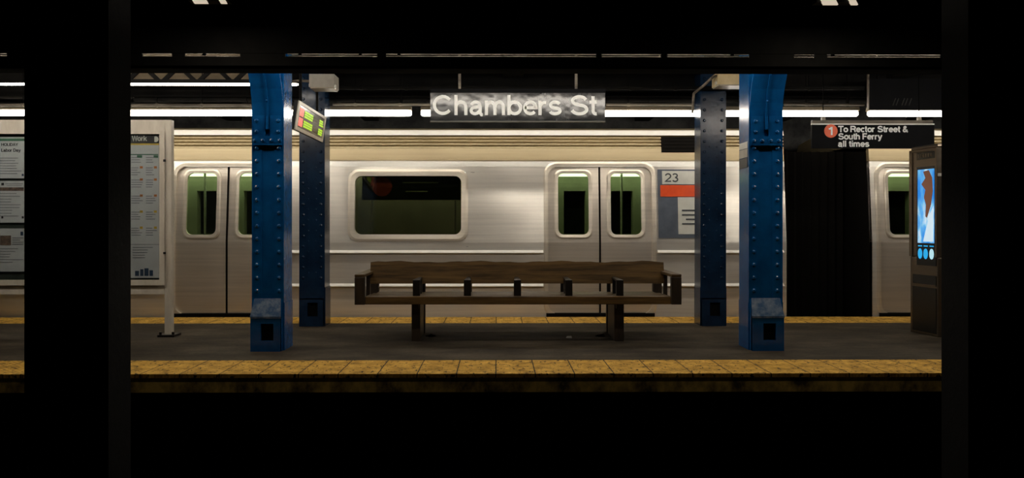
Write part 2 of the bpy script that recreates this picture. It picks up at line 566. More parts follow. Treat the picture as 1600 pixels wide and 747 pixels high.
def ribbon(bm, pts, wd, ex, fn):
    """flat stroke of width wd along pts, thickness ex, mapped by fn(x, z, depth)"""
    P = [Vector((p[0], p[1])) for p in pts]
    Q = [P[0]]
    for p_ in P[1:]:
        if (p_ - Q[-1]).length > 1e-4:
            Q.append(p_)
    closed = (Q[0] - Q[-1]).length < 1e-3 and len(Q) > 4
    if closed:
        Q = Q[:-1]
    n = len(Q)
    L, R = [], []
    for i in range(n):
        a = Q[i - 1] if (i or closed) else None
        c = Q[(i + 1) % n] if (i < n - 1 or closed) else None
        d0 = (Q[i] - a).normalized() if a is not None else (c - Q[i]).normalized()
        d1_ = (c - Q[i]).normalized() if c is not None else d0
        n0 = Vector((-d0.y, d0.x)); n1 = Vector((-d1_.y, d1_.x))
        m = (n0 + n1)
        m = m.normalized() if m.length > 1e-5 else n0
        k = min(1.0 / max(m.dot(n0), 0.35), 2.2)
        L.append(Q[i] + m * wd / 2 * k); R.append(Q[i] - m * wd / 2 * k)
    V = {}
    for i in range(n):
        for s_, T_ in ((0, L), (1, R)):
            for e_ in (0, 1):
                V[i, s_, e_] = bm.verts.new(fn(T_[i].x, T_[i].y, -ex if e_ else 0))
    m_ = n if closed else n - 1
    for i in range(m_):
        j = (i + 1) % n
        bm.faces.new((V[i, 0, 1], V[j, 0, 1], V[j, 1, 1], V[i, 1, 1]))
        bm.faces.new((V[i, 0, 0], V[j, 0, 0], V[j, 0, 1], V[i, 0, 1]))
        bm.faces.new((V[i, 1, 0], V[j, 1, 0], V[j, 1, 1], V[i, 1, 1]))
    if not closed:
        for i in (0, n - 1):
            bm.faces.new((V[i, 0, 0], V[i, 1, 0], V[i, 1, 1], V[i, 0, 1]))


def words(body, x0, x1, y, z, cap, m, parent, wd=0.155, ex=0.003, name='letter', whole=False):
    """letters from x0 to x1 on the baseline z, standing on the plane y, facing the camera side"""
    tot = sum(GL[c][0] for c in body)
    k = (x1 - x0) / tot
    x = x0
    allb = BM() if whole else None
    for c in body:
        adv, st = GL[c]
        if st:
            b = allb if whole else BM()
            sub = 0
            for p_ in st:
                ribbon(b, [(u * k / cap, v) for u, v in p_], wd, ex + sub, lambda u, v, d, x=x: (x + u * cap, y + d, z + v * cap))
                sub += 0.0003
            if not whole:
                obj(name, b, m, parent)
        x += adv * k
    if whole:
        return obj(name, allb, m, parent)


# ---------------------------------------------------------------- setting
D1, D1B = 6.17, 6.78          # near platform edge, inner border of its yellow strip
D2B, D2 = 9.28, 9.88          # far yellow strip
XL, XR = -9.0, 9.0

b = BM(); box(b, XL, XR, D1B, D2B, -0.25, 0.0); struct('floor', b, 'concrete')
b = BM(); box(b, XL, XR, D1, D1B, -0.03, 0.0); struct('trim_1', b, 'tile')
b = BM(); box(b, XL, XR, D2B, D2, -0.03, 0.0); struct('trim_2', b, 'tile')
b = BM(); box(b, XL, XR, D1 + 0.005, D1B, -0.145, -0.03); struct('trim_3', b, 'nosing')
b = BM(); box(b, XL, XR, D2B, D2 - 0.005, -0.145, -0.03); struct('trim_4', b, 'nosing')
b = BM(); box(b, XL, XR, D1 + 0.30, D2 - 0.30, -1.3, -0.145); struct('wall_platform', b, 'void')
b = BM(); box(b, XL - 3, XR + 3, -6, 14.2, -1.45, -1.3); struct('floor_track', b, 'ballast')
b = BM(); box(b, XL, XR, -5, 0.6, -1.3, 0.0); struct('floor_near', b, 'void')
b = BM(); box(b, XL - 3, XR + 3, 13.6, 13.9, -1.3, 3.4); struct('wall_far', b, 'farwall')
b = BM(); box(b, XL - 3, XR + 3, -6, 14.2, 3.25, 3.45); struct('ceiling', b, 'soot')

# longitudinal girder over the near edge, with a slit between its two flanges
GY0, GY1 = 6.30, 6.52
b = BM(); box(b, XL, XR, GY0, GY0 + 0.03, az(107, GY0), az(89.2, GY0)); box(b, XL, XR, GY0, GY1, az(107, GY0), az(107, GY0) + 0.02); struct('trim_5', b, 'void')
b = BM(); box(b, XL, XR, GY0, GY0 + 0.02, az(83.6, GY0), 3.25); struct('trim_6', b, 'void')
b = BM()
for px, wd in ((30, 0.2), (197, .25), (278, 0.10), (596, 0.07), (936, 0.045), (1038, 0.05), (1283, 0.10), (1490, .2), (410, .36), (1206, .36)):
    x = ax(px, GY0)
    box(b, x - wd / 2, x + wd / 2, GY0 + 0.004, GY0 + 0.018, az(92, GY0), az(81, GY0))
struct('trim_7', b, 'void')
# transverse beams under the ceiling
b = BM()
for x in (-6.8, -4.5, -2.15, 0.2, 2.5, 4.85, 7.2):
    box(b, x - 0.12, x + 0.12, GY1, 13.6, 2.93, 3.25)
struct('trim_8', b, 'soot')
# longitudinal beam over the far edge, hides the dark space above the train
b = BM(); box(b, XL, XR, 9.55, 9.75, 2.70, 3.25); struct('trim_9', b, 'soot')
# beige painted ceiling bay behind the lattice at the left
b = BM(); box(b, ax(150, 9.4), ax(392, 9.4), 9.35, 9.5, 2.835, 3.2); struct('trim_10', b, 'beige')


# ---------------------------------------------------------------- subway cars
DT = 10.0
Z_FLOOR = 0.0
ZG = az(249, DT)         # gutter


def car(label, x0, x1, doors, wins, extra_vent=()):
    xc = (x0 + x1) / 2
    t = thing('subway_car', label, 'subway car', (xc, DT, -1.1))
    zb, zt = -0.22, ZG
    holes = []
    ddz0, ddz1 = 0.0, az(258, DT)
    for a, c in doors:
        holes.append((ax(a, DT), ax(c, DT), 0.012, ddz1))
    for a, c, e, f in wins:
        holes.append((ax(a, DT) + 0.03, ax(c, DT) - 0.03, az(f, DT) + 0.03, az(e, DT) - 0.03))
    b = BM()
    wall_holes(b, x0, x1, zb, zt, holes, DT, DT + 0.07)
    # end walls, floor, far side
    obj('side_panel', b, 'train', t)
    for xe in (x0, x1 - 0.05):
        b = BM(); box(b, xe, xe + 0.05, DT + 0.07, 12.6, zb, 2.2)
        obj('end_panel', b, 'darkgap', t)
    # roof with corrugated fascia
    prof = [(DT - 0.012, ZG - 0.012), (DT - 0.012, ZG), (DT + 0.0, ZG + 0.006), (DT + 0.006, az(231, DT))]
    zz0, zz1 = az(231, DT), az(210.5, DT)
    n = 4
    for k in range(n):
        za = zz0 + (zz1 - zz0) * k / n
        zc = zz0 + (zz1 - zz0) * (k + 1) / n
        prof += [(DT + 0.004, za + 0.008), (DT + 0.006, za + 0.5 * (zc - za)), (DT + 0.040, zc - 0.004)]
    prof += [(DT - 0.004, zz1 + 0.002), (DT + 0.045, az(204, DT)), (DT + 0.09, az(200, DT) + 0.005), (DT + 0.25, 2.42), (DT + 0.7, 2.455), (DT + 1.35, 2.47),
             (DT + 2.0, 2.455), (DT + 2.45, 2.40), (DT + 2.62, 2.2), (DT + 2.62, 2.16), (DT + 1.3, 2.2), (DT + 0.09, 2.1), (DT + 0.09, ZG - 0.012)]
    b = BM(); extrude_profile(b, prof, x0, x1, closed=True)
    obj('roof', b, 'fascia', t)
    b = BM(); hexa(b, [(x0, DT - 0.022, az(210, DT)), (x1, DT - 0.022, az(210, DT)), (x1, DT + 0.03, az(210, DT)), (x0, DT + 0.03, az(210, DT)),
                       (x0, DT + 0.005, az(202, DT)), (x1, DT + 0.005, az(202, DT)), (x1, DT + 0.06, az(200.5, DT)), (x0, DT + 0.06, az(200.5, DT))])
    obj('roof_rail', b, 'whitetrim', t)
    b = BM(); hexa(b, [(x0, DT - 0.006, az(260, DT)), (x1, DT - 0.006, az(260, DT)), (x1, DT + 0.03, az(260, DT)), (x0, DT + 0.03, az(260, DT)),
                       (x0, DT - 0.001, az(251, DT)), (x1, DT - 0.001, az(251, DT)), (x1, DT + 0.03, az(251, DT)), (x0, DT + 0.03, az(251, DT))])
    obj('letter_band', b, 'bright', t)
    for a, c in extra_vent:
        b = BM()
        X0, X1 = ax(a, DT), ax(c, DT)
        for k in range(4):
            z = az(236, DT) + k * 0.045
            hexa(b, [(X0, DT - 0.012, z), (X1, DT - 0.012, z), (X1, DT + 0.05, z + 0.012), (X0, DT + 0.05, z + 0.012),
                     (X0, DT - 0.012, z + 0.02), (X1, DT - 0.012, z + 0.02), (X1, DT + 0.05, z + 0.034), (X0, DT + 0.05, z + 0.034)])
        box(b, X0, X1, DT + 0.0, DT + 0.05, az(237, DT), az(212, DT))
        obj('vent_grille', b, 'darkgap', t)
    # skirt and threshold under the body
    b = BM(); box(b, x0, x1, DT + 0.03, DT + 0.3, -0.75, zb); obj('underframe', b, 'black', t)
    # belt rails, broken at the doors
    cuts = sorted((ax(a, DT) - 0.06, ax(c, DT) + 0.06) for a, c in doors)
    for zc, hh in ((az(393, DT), 0.017), (az(445, DT), 0.017)):
        s = x0 + 0.04
        for a, c in cuts + [(x1 - 0.04, None)]:
            if a > s + 0.1:
                b = BM()
                hexa(b, [(s, DT - 0.040, zc - hh), (a, DT - 0.040, zc - hh), (a, DT + 0.0, zc - hh * 1.2), (s, DT + 0.0, zc - hh * 1.2),
                         (s, DT - 0.034, zc - hh * 0.3), (a, DT - 0.034, zc - hh * 0.3), (a, DT + 0.0, zc + hh), (s, DT + 0.0, zc + hh)])
                obj('belt_rail', b, 'whitetrim', t)
            if c is not None:
                s = max(s, c)
    # windows
    for a, c, e, f in wins:
        X0, X1, z0, z1 = ax(a, DT), ax(c, DT), az(f, DT), az(e, DT)
        b = BM(); ring_frame(b, X0, X1, z0, z1, 0.13, 0.085, DT - 0.018, DT + 0.07, n=7)
        fr = obj('window_frame', b, 'frame', t)
        b = BM(); box(b, X0 + 0.05, X1 - 0.05, DT + 0.035, DT + 0.042, z0 + 0.05, z1 - 0.05)
        obj('pane', b, 'glass_dark', fr)
        # roll sign behind the upper part of the window
        b = BM(); box(b, X0 + 0.16, X1 - 0.10, DT + 0.075, DT + 0.16, az(312, DT), az(274, DT))
        sg = obj('roll_sign', b, 'black', t)
        b = BM()
        cx = X0 + 0.42
        cz = az(291, DT)
        plate(b, [(cx + 0.125 * math.cos(q * PI / 12), cz + 0.125 * math.sin(q * PI / 12)) for q in range(24)], DT + 0.068, DT + 0.075)
        obj('route_disc', b, 'dullred', sg)
        b = BM()
        box(b, cx + 0.26, cx + 0.72, DT + 0.068, DT + 0.075, cz + 0.045, cz + 0.06)
        box(b, cx + 0.30, cx + 0.58, DT + 0.068, DT + 0.075, cz - 0.07, cz - 0.055)
        obj('sign_line', b, 'decal', sg)
    # doors: two leaves each
    for a, c in doors:
        X0, X1 = ax(a, DT), ax(c, DT)
        mid = (X0 + X1) / 2
        b = BM()
        ring_frame(b, X0 - 0.05, X1 + 0.05, -0.03, ddz1 + 0.045, 0.16, 0.055, DT - 0.012, DT + 0.03, n=7)
        obj('door_surround', b, 'frame', t)
        b = BM(); box(b, X0 - .02, X1 + .02, DT - 0.03, DT + 0.12, -0.04, 0.035)
        obj('threshold', b, 'darkgap', t)
        for s, (xa, xb) in enumerate(((X0, mid - 0.006), (mid + 0.006, X1))):
            wx0, wx1 = xa + 0.085, xb - 0.085
            wz0, wz1 = az(373, DT), az(264, DT)
            b = BM()
            wall_holes(b, xa, xb, 0.014, ddz1 + .02, [(wx0 + 0.03, wx1 - 0.03, wz0 + 0.03, wz1 - 0.03)], DT + 0.03, DT + 0.06)
            lf = obj('door', b, 'traindoor', t)
            b = BM(); ring_frame(b, wx0, wx1, wz0, wz1, 0.10, 0.05, DT + 0.015, DT + 0.055)
            obj('window_frame', b, 'frame', lf)
            b = BM(); box(b, wx0 + 0.03, wx1 - 0.03, DT + 0.04, DT + 0.046, wz0 + 0.03, wz1 - 0.03)
            obj('pane', b, 'glass_green', lf)
        b = BM(); box(b, mid - 0.012, mid + 0.012, DT + 0.022, DT + 0.05, 0.014, ddz1)
        obj('door_edge_rubber', b, 'darkgap', t)
    # interior
    b = BM(); box(b, x0 + .05, x1 - .05, DT + 0.07, 12.5, -0.05, 0.0); obj('car_floor', b, 'carfloor', t)
    b = BM(); box(b, x0 + .05, x1 - .05, DT + 0.09, 12.5, 2.10, 2.14); obj('car_ceiling', b, 'interior', t)
    fh = []
    for a, c in doors:
        for q_ in (0.27, 0.73):
            xm = (ax(a, DT) + (ax(c, DT) - ax(a, DT)) * q_) * 1.22
            if x0 + 0.6 < xm < x1 - 0.6:
                fh.append((xm - 0.17, xm + 0.17, 1.0, 1.68))
    b = BM(); wall_holes(b, x0, x1, -0.22, 2.2, fh, 12.45, 12.6); obj('far_side_wall', b, 'interior', t)
    b = BM(); box(b, x0 + .3, x1 - .3, 12.20, 12.32, 1.90, 1.96); obj('ceiling_lamp', b, 'carlight', t)
    b = BM(); box(b, x0 + .3, x1 - .3, 10.62, 10.70, 2.06, 2.10); obj('ceiling_lamp', b, 'carlight', t)
    b = BM()
    box(b, x0 + .5, x1 - .5, 12.0, 12.45, 0.38, 0.46)
    box(b, x0 + .5, x1 - .5, 12.36, 12.45, 0.46, 0.95)
    obj('bench_seat', b, 'seatred', t, bevel=0.02)
    k = x0 + 0.7
    while k < x1 - 0.3:
        b = BM(); tube(b, (k, 11.3, 0.0), (k, 11.3, 2.12), 0.018)
        obj('grab_pole', b, 'chrome', t, smooth=False)
        k += 1.19
    return t


def lean(t):
    z0 = 0.93
    for o in [c for c in bpy.data.objects if c.parent is t or (c.parent and c.parent.parent is t)]:
        me = o.data
        bb = BM(); bb.from_mesh(me)
        bmesh.ops.transform(bb, matrix=o.matrix_world, verts=bb.verts)
        bmesh.ops.bisect_plane(bb, geom=bb.verts[:] + bb.edges[:] + bb.faces[:], plane_co=(0, 0, z0), plane_no=(0, 0, 1))
        for v in bb.verts:
            if v.co.y < DT + 0.3 and v.co.z > z0:
                v.co.y += 0.085 * (v.co.z - z0)
        bmesh.ops.transform(bb, matrix=o.matrix_world.inverted(), verts=bb.verts)
        bb.to_mesh(me); bb.free()


carA = car('long stainless steel subway car with red striped number panel stopped behind the bench', ax(-420, DT), ax(1229, DT),
           [(-262, -104), (272, 434), (856, 1020)], [(-57, 130, 264, 377), (543, 731, 264, 377)], extra_vent=[(1036, 1128)])
carB = car('stainless steel subway car end behind the tall information kiosk', ax(1363, DT), ax(1960, DT),
           [(1376, 1530)], [(1640, 1820, 264, 377)])
# number panel and decals at the end of the first car
X0, X1 = ax(1033, DT), ax(1128, DT)
b = BM(); box(b, X0 - 0.03, X1 + 0.03, DT - 0.008, DT + 0.001, az(372, DT), az(264, DT)); np_ = obj('number_panel', b, 'decalblue', carA)
b = BM(); box(b, ax(1036, DT), X1, DT - 0.016, DT - 0.008, az(287.5, DT), az(266.5, DT)); obj('number_plate', b, 'decal', np_)
b = BM(); box(b, X0, X1, DT - 0.016, DT - 0.008, az(307, DT), az(289, DT)); obj('red_stripe', b, 'redband', np_)
b = BM(); box(b, ax(1060, DT), X1, DT - 0.014, DT - 0.008, az(366, DT), az(308, DT)); obj('pale_decal', b, 'decal', np_)
b = BM()
for k, (pa, pb) in enumerate(((1066, 1120), (1066, 1104), (1072, 1120), (1066, 1096))):
    box(b, ax(pa, DT), ax(pb, DT), DT - 0.018, DT - 0.013, az(330 + 7 * k, DT), az(327.5 + 7 * k, DT))
obj('decal_lines', b, 'decaldark', np_)
words('23', ax(1040, DT), ax(1062, DT), DT - 0.016, az(284, DT), az(270, DT) - az(284, DT), 'decaldark', np_, name='numeral')
bpy.context.view_layer.update()
lean(carA)
lean(carB)
# end gangway and springs between the cars
tg = thing('gangway', 'dark folding gangway between the two subway cars', 'gangway', (ax(1296, 10.8), 11.2, -0.2))
b = BM(); box(b, ax(1231, 10) + .02, ax(1361, 10) - .02, 10.5, 12.2, -0.18, -0.1); obj('bridge_plate', b, 'black', tg)
b = BM()
xa, xb = ax(1231, 10) + .03, ax(1361, 10) - .03
nf = 9
pr = []
for k in range(nf * 2 + 1):
    pr.append((xa + (xb - xa) * k / (nf * 2), 10.75 + (0.07 if k % 2 else 0)))
A = [b.verts.new((x, y, -0.1)) for x, y in pr]
B_ = [b.verts.new((x, y, 2.15)) for x, y in pr]
for i in range(len(pr) - 1):
    b.faces.new((A[i], A[i + 1], B_[i + 1], B_[i]))
A2 = [b.verts.new((x, y + 1.3, -0.1)) for x, y in pr]
B2 = [b.verts.new((x, y + 1.3, 2.15)) for x, y in pr]
for i in range(len(pr) - 1):
    b.faces.new((A2[i], B2[i], B2[i + 1], A2[i + 1]))
    b.faces.new((B_[i], B_[i + 1], B2[i + 1], B2[i]))
obj('bellows', b, 'darkgap', tg)


# ---------------------------------------------------------------- fluorescent lamp rows
def lamp(label, x0, x1, y, z, r, group, mat='tube', chan=True, name='fluorescent_lamp', ch=0.04):
    t = thing(name, label, 'lamp', ((x0 + x1) / 2, y, z), group)
    b = BM()
    n = 14
    L = []
    for x, rr in ((x0, r * 0.6), (x0 + 0.02, r), (x1 - 0.02, r), (x1, r * 0.6)):
        L.append([b.verts.new((x, y + rr * math.cos(2 * PI * i / n), z + rr * math.sin(2 * PI * i / n))) for i in range(n)])
    for k in range(3):
        for i in range(n):
            j = (i + 1) % n
            b.faces.new((L[k][i], L[k][j], L[k + 1][j], L[k + 1][i]))
    b.faces.new(L[0]); b.faces.new(L[-1])
    obj('lamp_tube', b, mat, t, smooth=True)
    if chan:
        b = BM()
        zc = z + r + 0.001
        extrude_profile(b, [(y - 0.06, zc - 0.004), (y - 0.045, zc + ch), (y + 0.045, zc + ch), (y + 0.06, zc - 0.004), (y + 0.055, zc - 0.006), (y - 0.055, zc - 0.006)], x0, x1, closed=True)
        obj('lamp_channel', b, 'reflector', t)
    for xx in (x0 + 0.12, x1 - 0.12):
        b = BM(); box(b, xx - 0.012, xx + 0.012, y - 0.012, y + 0.012, z + r + 0.03 if chan else z, 3.25)
        obj('hanger', b, 'soot', t)
    return t


DL = 9.42
zl = az(177, DL)
for lab, p0, p1 in (('long lit fluorescent lamp row above the far edge, left of the station name sign', -190, 643),
                    ('long lit fluorescent lamp row above the far edge, from name sign to direction sign', 658, 1340),
                    ('lit fluorescent lamp row above the far edge, over the right end of the direction sign', 1356, 2000)):
    lamp(lab, ax(p0, DL), ax(p1, DL), DL, zl, 0.036, 'fluorescent lamps above the far platform edge')
DN = 6.96
zn = 2.585
for lab, xa, xb in (('fluorescent lamp above the near edge, left of the front left blue column', -6.6, -2.45),
                    ('short fluorescent lamp above the near edge beside the front left blue column', -1.85, -1.08),
                    ('fluorescent lamp above the near edge, in front of the bench', -0.98, 2.2),
                    ('fluorescent lamp above the near edge, right of the front right blue column', 2.85, 6.6)):
    lamp(lab, xa, xb, DN, zn, 0.036, 'fluorescent lamps above the near platform edge', mat='neartube', ch=0.012)
DM = 8.6
lamp('thin lit lamp tube high under the lattice girder at the left', ax(-160, DM), ax(466, DM), DM, az(132.5, DM), 0.013, None, mat='thintube', chan=False)

# conduits lit from below, seen through the slit in the girder
for py, r_, side_ in ((84.3, 0.008, 'upper'), (88.6, 0.006, 'lower')):
    for xa, xb, where in ((-6.5, ax(393.5, 7.3) - .02, 'left of the front left blue column'), (ax(455, 7.3) + .02, ax(1170, 7.3) - 0.02, 'between the two front blue columns'), (ax(1223, 7.3) + 0.02, 6.6, 'right of the front right blue column')):
        dc = 7.10 if side_ == 'upper' else 7.14
        b = BM(); tube(b, (xa, dc, az(py, dc)), (xb, dc, az(py, dc)), r_)
        for k in (0.2, 0.8):
            x = xa + (xb - xa) * k
            tube(b, (x, dc + 0.012, az(py, dc)), (x, dc + .012, 3.25), 0.005, 6)
        tag(obj('conduit', b, 'pipe'), side_ + ' conduit in the girder slit, ' + where, 'conduit')

# pipes under the platform ceiling
pipes = [('brown dusty pipe just below the girder', 8.2, 109.5, 505, 1085, 0.012, 'pipe'),
         ('dusty pipe above the long lamp row right of the left columns', 9.30, 163.5, 520, 672, 0.014, 'palepipe'),
         ('dusty pipe above the long lamp row right of the name sign', 9.30, 163.5, 947, 1083, 0.014, 'palepipe'),
         ('dark thick pipe running behind the name sign', 9.62, 156.6, 210, 1460, 0.028, 'soot'),
         ('dark cable tray pipe above the name sign', 8.9, 137, 530, 1350, 0.022, 'soot'),
         ('grey conduit above the lamps at the right end', 9.30, 163, 1225, 1350, 0.013, 'pipe'),
         ('brown conduit above the lamp row behind the left board', 9.30, 165, 0, 392, 0.016, 'pipe')]
for lab, d, py, p0, p1, r, m in pipes:
    b = BM(); tube(b, (ax(p0, d), d, az(py, d)), (ax(p1, d), d, az(py, d)), r)
    hb = BM()
    for k in range(int((p1 - p0) / 70)):
        xx = ax(p0 + 35 + 70 * k, d)
        tube(b, (xx - 0.015, d, az(py, d)), (xx + 0.015, d, az(py, d)), r * 1.35)
        if k in (0, int((p1 - p0) / 70) - 1) and d < 9.5:
            tube(hb, (xx, d + r, az(py, d)), (xx, d + r, 3.25), 0.005, 6)
    po = tag(obj('pipe', b, m), lab, 'pipe')
    if len(hb.verts):
        obj('hanger', hb, 'void', po)
    else:
        hb.free()

# lattice girder at the left
DG = 8.95
lg = thing('lattice_girder', 'black lattice girder under the beige ceiling at the left', 'girder', (ax(300, DG), DG, az(130, DG)))
zA, zB = az(130.5, DG), az(104, DG)
xa, xb = ax(120, DG), ax(398, DG)
b = BM(); box(b, xa, xb, DG - 0.05, DG + 0.05, zA - 0.02, zA + 0.035); obj('bottom_chord', b, 'soot', lg)
b = BM(); box(b, xa, xb, DG - 0.05, DG + 0.05, zB, zB + 0.05); obj('top_chord', b, 'soot', lg)
px = 372
up = True
step = 34
pts = []
x = 392
while x > 120:
    pts.append((ax(x, DG), zB if up else zA)); up = not up; x -= 28
for (x1_, z1_), (x2_, z2_) in zip(pts[:-1], pts[1:]):
    b = BM()
    w2 = 0.022
    d_ = Vector((x2_ - x1_, 0, z2_ - z1_)).normalized()
    nrm = Vector((-d_.z, 0, d_.x)) * w2
    P = []
    for y in (DG - 0.012, DG + 0.012):
        pass
    q = [Vector((x1_, 0, z1_)) + nrm, Vector((x1_, 0, z1_)) - nrm, Vector((x2_, 0, z2_)) - nrm, Vector((x2_, 0, z2_)) + nrm]
    plate(b, [(v.x, v.z) for v in q], DG - 0.015, DG + 0.015)
    obj('lattice_bar', b, 'soot', lg)


# ---------------------------------------------------------------- riveted columns
def column(label, x0, x1, y0, depth, mat, group, zbase=0.0, ztop=3.25, bracket=False, shoe=0.0, shoe_proud=0.2, riv=0.12, low=0.0, name='riveted_column'):
    t = thing(name, label, 'column', ((x0 + x1) / 2, y0 + depth / 2, zbase), group)
    wd = x1 - x0
    y1 = y0 + depth
    b = BM()
    # built-up section: side channels, recessed centre web, edge angles
    e = wd * 0.30
    box(b, x0, x0 + 0.014, y0, y1, zbase, ztop)
    box(b, x1 - 0.014, x1, y0, y1, zbase, ztop)
    box(b, x0 + 0.014, x0 + e, y0 + 0.004, y0 + 0.02, zbase, ztop)
    box(b, x1 - e, x1 - 0.014, y0 + 0.004, y0 + 0.02, zbase, ztop)
    box(b, x0 + e - 0.01, x1 - e + 0.01, y0 + 0.011, y0 + 0.03, zbase, ztop)
    box(b, x0 + 0.014, x1 - 0.014, y1 - 0.03, y1 - 0.01, zbase, ztop)
    z = zbase + 0.55
    while z < ztop - 0.35:
        for s in (x0 + e * 0.52, x1 - e * 0.52):
            rivet(b, s, y0 + 0.004, z, (0, -1, 0))
            rivet(b, s, y1 - 0.01, z, (0, 1, 0))
        if z < zbase + 2.05 and not bracket:
            rivet(b, x0 + e + 0.015, y0 + 0.011, z + riv / 2, (0, -1, 0), r=0.010, h=.006)
            rivet(b, x1 - e - 0.015, y0 + 0.011, z + riv / 2, (0, -1, 0), r=0.010, h=.006)
        z += riv
    obj('shaft', b, mat, t)
    if bracket:
        # gusset and batten plates below the bracket
        zt = 2.17
        cx = (x0 + x1) / 2
        b = BM()
        box(b, x0 + 0.02, cx - 0.022, y0 - 0.012, y0 + 0.004, zt - 0.19, zt)
        box(b, cx + 0.022, x1 - 0.02, y0 - 0.012, y0 + 0.004, zt - 0.19, zt)
        for s in (-1, 1):
            for dz in (-0.05, -0.15):
                rivet(b, cx + s * 0.10, y0 - 0.012, zt + dz, (0, -1, 0))
        obj('gusset_plate', b, mat, t)
        b = BM()
        box(b, x0 + 0.015, x1 - 0.015, y0 - 0.016, y0 + 0.004, zt - 0.275, zt - 0.19)
        for dx in (-0.115, -0.04, 0.04, 0.115):
            rivet(b, cx + dx, y0 - 0.016, zt - 0.232, (0, -1, 0))
        obj('batten_plate', b, mat, t)
        # curved bracket flange rising towards the girder
        prof = [(y0 + 0.00, zt - 0.02), (y0 - 0.02, zt + 0.12), (y0 - 0.06, zt + 0.24), (y0 - 0.125, zt + 0.36), (y0 - 0.22, zt + 0.48), (y0 - 0.36, zt + 0.60), (y0 - 0.58, zt + 0.70), (y0 - 0.80, zt + 0.76)]
        back = [(y + 0.018, z + 0.016) for y, z in prof][::-1]
        b = BM()
        extrude_profile(b, prof + back, x0 + 0.005, x1 - 0.005, closed=True)
        obj('bracket_flange', b, mat, t)
        b = BM()
        webp = prof[1:] + [(y0 - 0.80, ztop), (y0 + 0.02, ztop), (y0 + .02, zt + .1)]
        extrude_profile(b, webp, cx - 0.01, cx + 0.01, closed=True)
        obj('bracket_web', b, mat, t)
        # stiffener rib along the flange centre line, with its two bolts
        ribp = [(y - 0.014, z - 0.004) for y, z in prof]
        b = BM()
        extrude_profile(b, ribp + [(y + 0.004, z + .004) for y, z in prof][::-1], cx - 0.009, cx + 0.009, closed=True)
        rivet(b, cx, y0 - 0.045, zt + 0.13, (0, -1, 0), r=0.013, h=0.018)
        rivet(b, cx, y0 - 0.16, zt + 0.36, (0, -1, 0), r=0.013, h=0.018)
        box(b, cx - 0.012, cx + 0.012, y0 - 0.03, y0, zt - 0.13, zt - 0.01)
        obj('bracket_rib', b, mat, t)
    if shoe:
        # cast shoe with sloping top and a square drain hole, hollow in front
        sx0, sx1 = x0 + 0.008, x1 - 0.012
        f = y0 - shoe_proud
        zl_, zh = shoe, shoe + (0.158 if bracket else 0.0)
        cx = (sx0 + sx1) / 2 + 0.015
        hw = 0.058
        h0, h1 = (0.10, 0.255) if bracket else (0.115, 0.27)
        b = BM()
        wall_holes(b, sx0, sx1, zbase, zbase + zl_, [(cx - hw, cx + hw, zbase + h0, zbase + h1)], f, f + 0.03)
        for s0, s1 in ((sx0, sx0 + 0.02), (sx1 - 0.02, sx1)):
            ys = [(f + 0.03, 0), (y0, 0), (y0, zh), (f + 0.03, zl_)]
            A = [b.verts.new((s0, y, zbase + z)) for y, z in ys]
            B_ = [b.verts.new((s1, y, zbase + z)) for y, z in ys]
            b.faces.new(A); b.faces.new(B_[::-1])
            for i in range(4):
                j = (i + 1) % 4
                b.faces.new((A[i], A[j], B_[j], B_[i]))
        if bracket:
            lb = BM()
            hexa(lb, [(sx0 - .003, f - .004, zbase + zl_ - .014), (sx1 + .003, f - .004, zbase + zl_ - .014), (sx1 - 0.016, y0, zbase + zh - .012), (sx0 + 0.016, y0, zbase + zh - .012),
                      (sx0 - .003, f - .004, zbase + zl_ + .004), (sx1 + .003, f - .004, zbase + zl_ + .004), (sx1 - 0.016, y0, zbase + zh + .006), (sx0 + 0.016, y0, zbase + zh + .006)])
        else:
            box(b, sx0, sx1, f, y0, zbase + zl_ - .012, zbase + zl_)
        sh = obj('column_shoe', b, mat, t)
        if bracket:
            obj('sloping_ledge', lb, 'sheenblue', sh, label='sloping ledge with painted lamp sheen')
        b = BM(); box(b, sx0 + 0.03, sx1 - 0.03, f + (0.05 if bracket else 0.028), f + (0.055 if bracket else 0.029), zbase + 0.01, zbase + zl_ - 0.02)
        obj('hole_backing', b, 'void', sh)
        b = BM(); box(b, x0 - 0.003, x1 + 0.006, y0 + 0.005, y1 + 0.004, zbase, zbase + 0.44)
        obj('base_plate', b, mat, t)
    return t


YN = 7.31
xl0, xl1 = ax(393.5, YN), ax(443.5, YN)
xr0, xr1 = ax(1170, YN), ax(1223, YN)
column('front blue riveted column left of the bench, beside the information board', xl0, xl1, YN, 0.29, 'blue', 'blue columns along the near edge', bracket=True, shoe=0.317, shoe_proud=0.07)
nr = column('front blue riveted column right of the bench, with small notices on its side', xr0, xr1, YN, 0.29, 'blue', 'blue columns along the near edge', bracket=True, shoe=0.317, shoe_proud=0.07)
YF = 9.0 + 0.02
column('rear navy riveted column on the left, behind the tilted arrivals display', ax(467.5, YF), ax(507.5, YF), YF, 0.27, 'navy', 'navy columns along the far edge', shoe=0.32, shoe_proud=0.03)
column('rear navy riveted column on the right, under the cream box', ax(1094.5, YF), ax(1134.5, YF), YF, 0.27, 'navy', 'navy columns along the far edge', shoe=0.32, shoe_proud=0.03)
# small notices on the near right column
for i, (pa, pb, m, lab) in enumerate(((222, 232, 'decal', 'pale notice plate'), (233, 246, 'boxpaint', 'grey notice plate'), (247, 262, 'decaldark', 'dark notice plate'))):
    b = BM(); box(b, xr0 - 0.006, xr0, YN + 0.03, YN + 0.27, az(pb, YN + .1), az(pa, YN + .1)); obj('notice_plate', b, m, nr, label=lab)

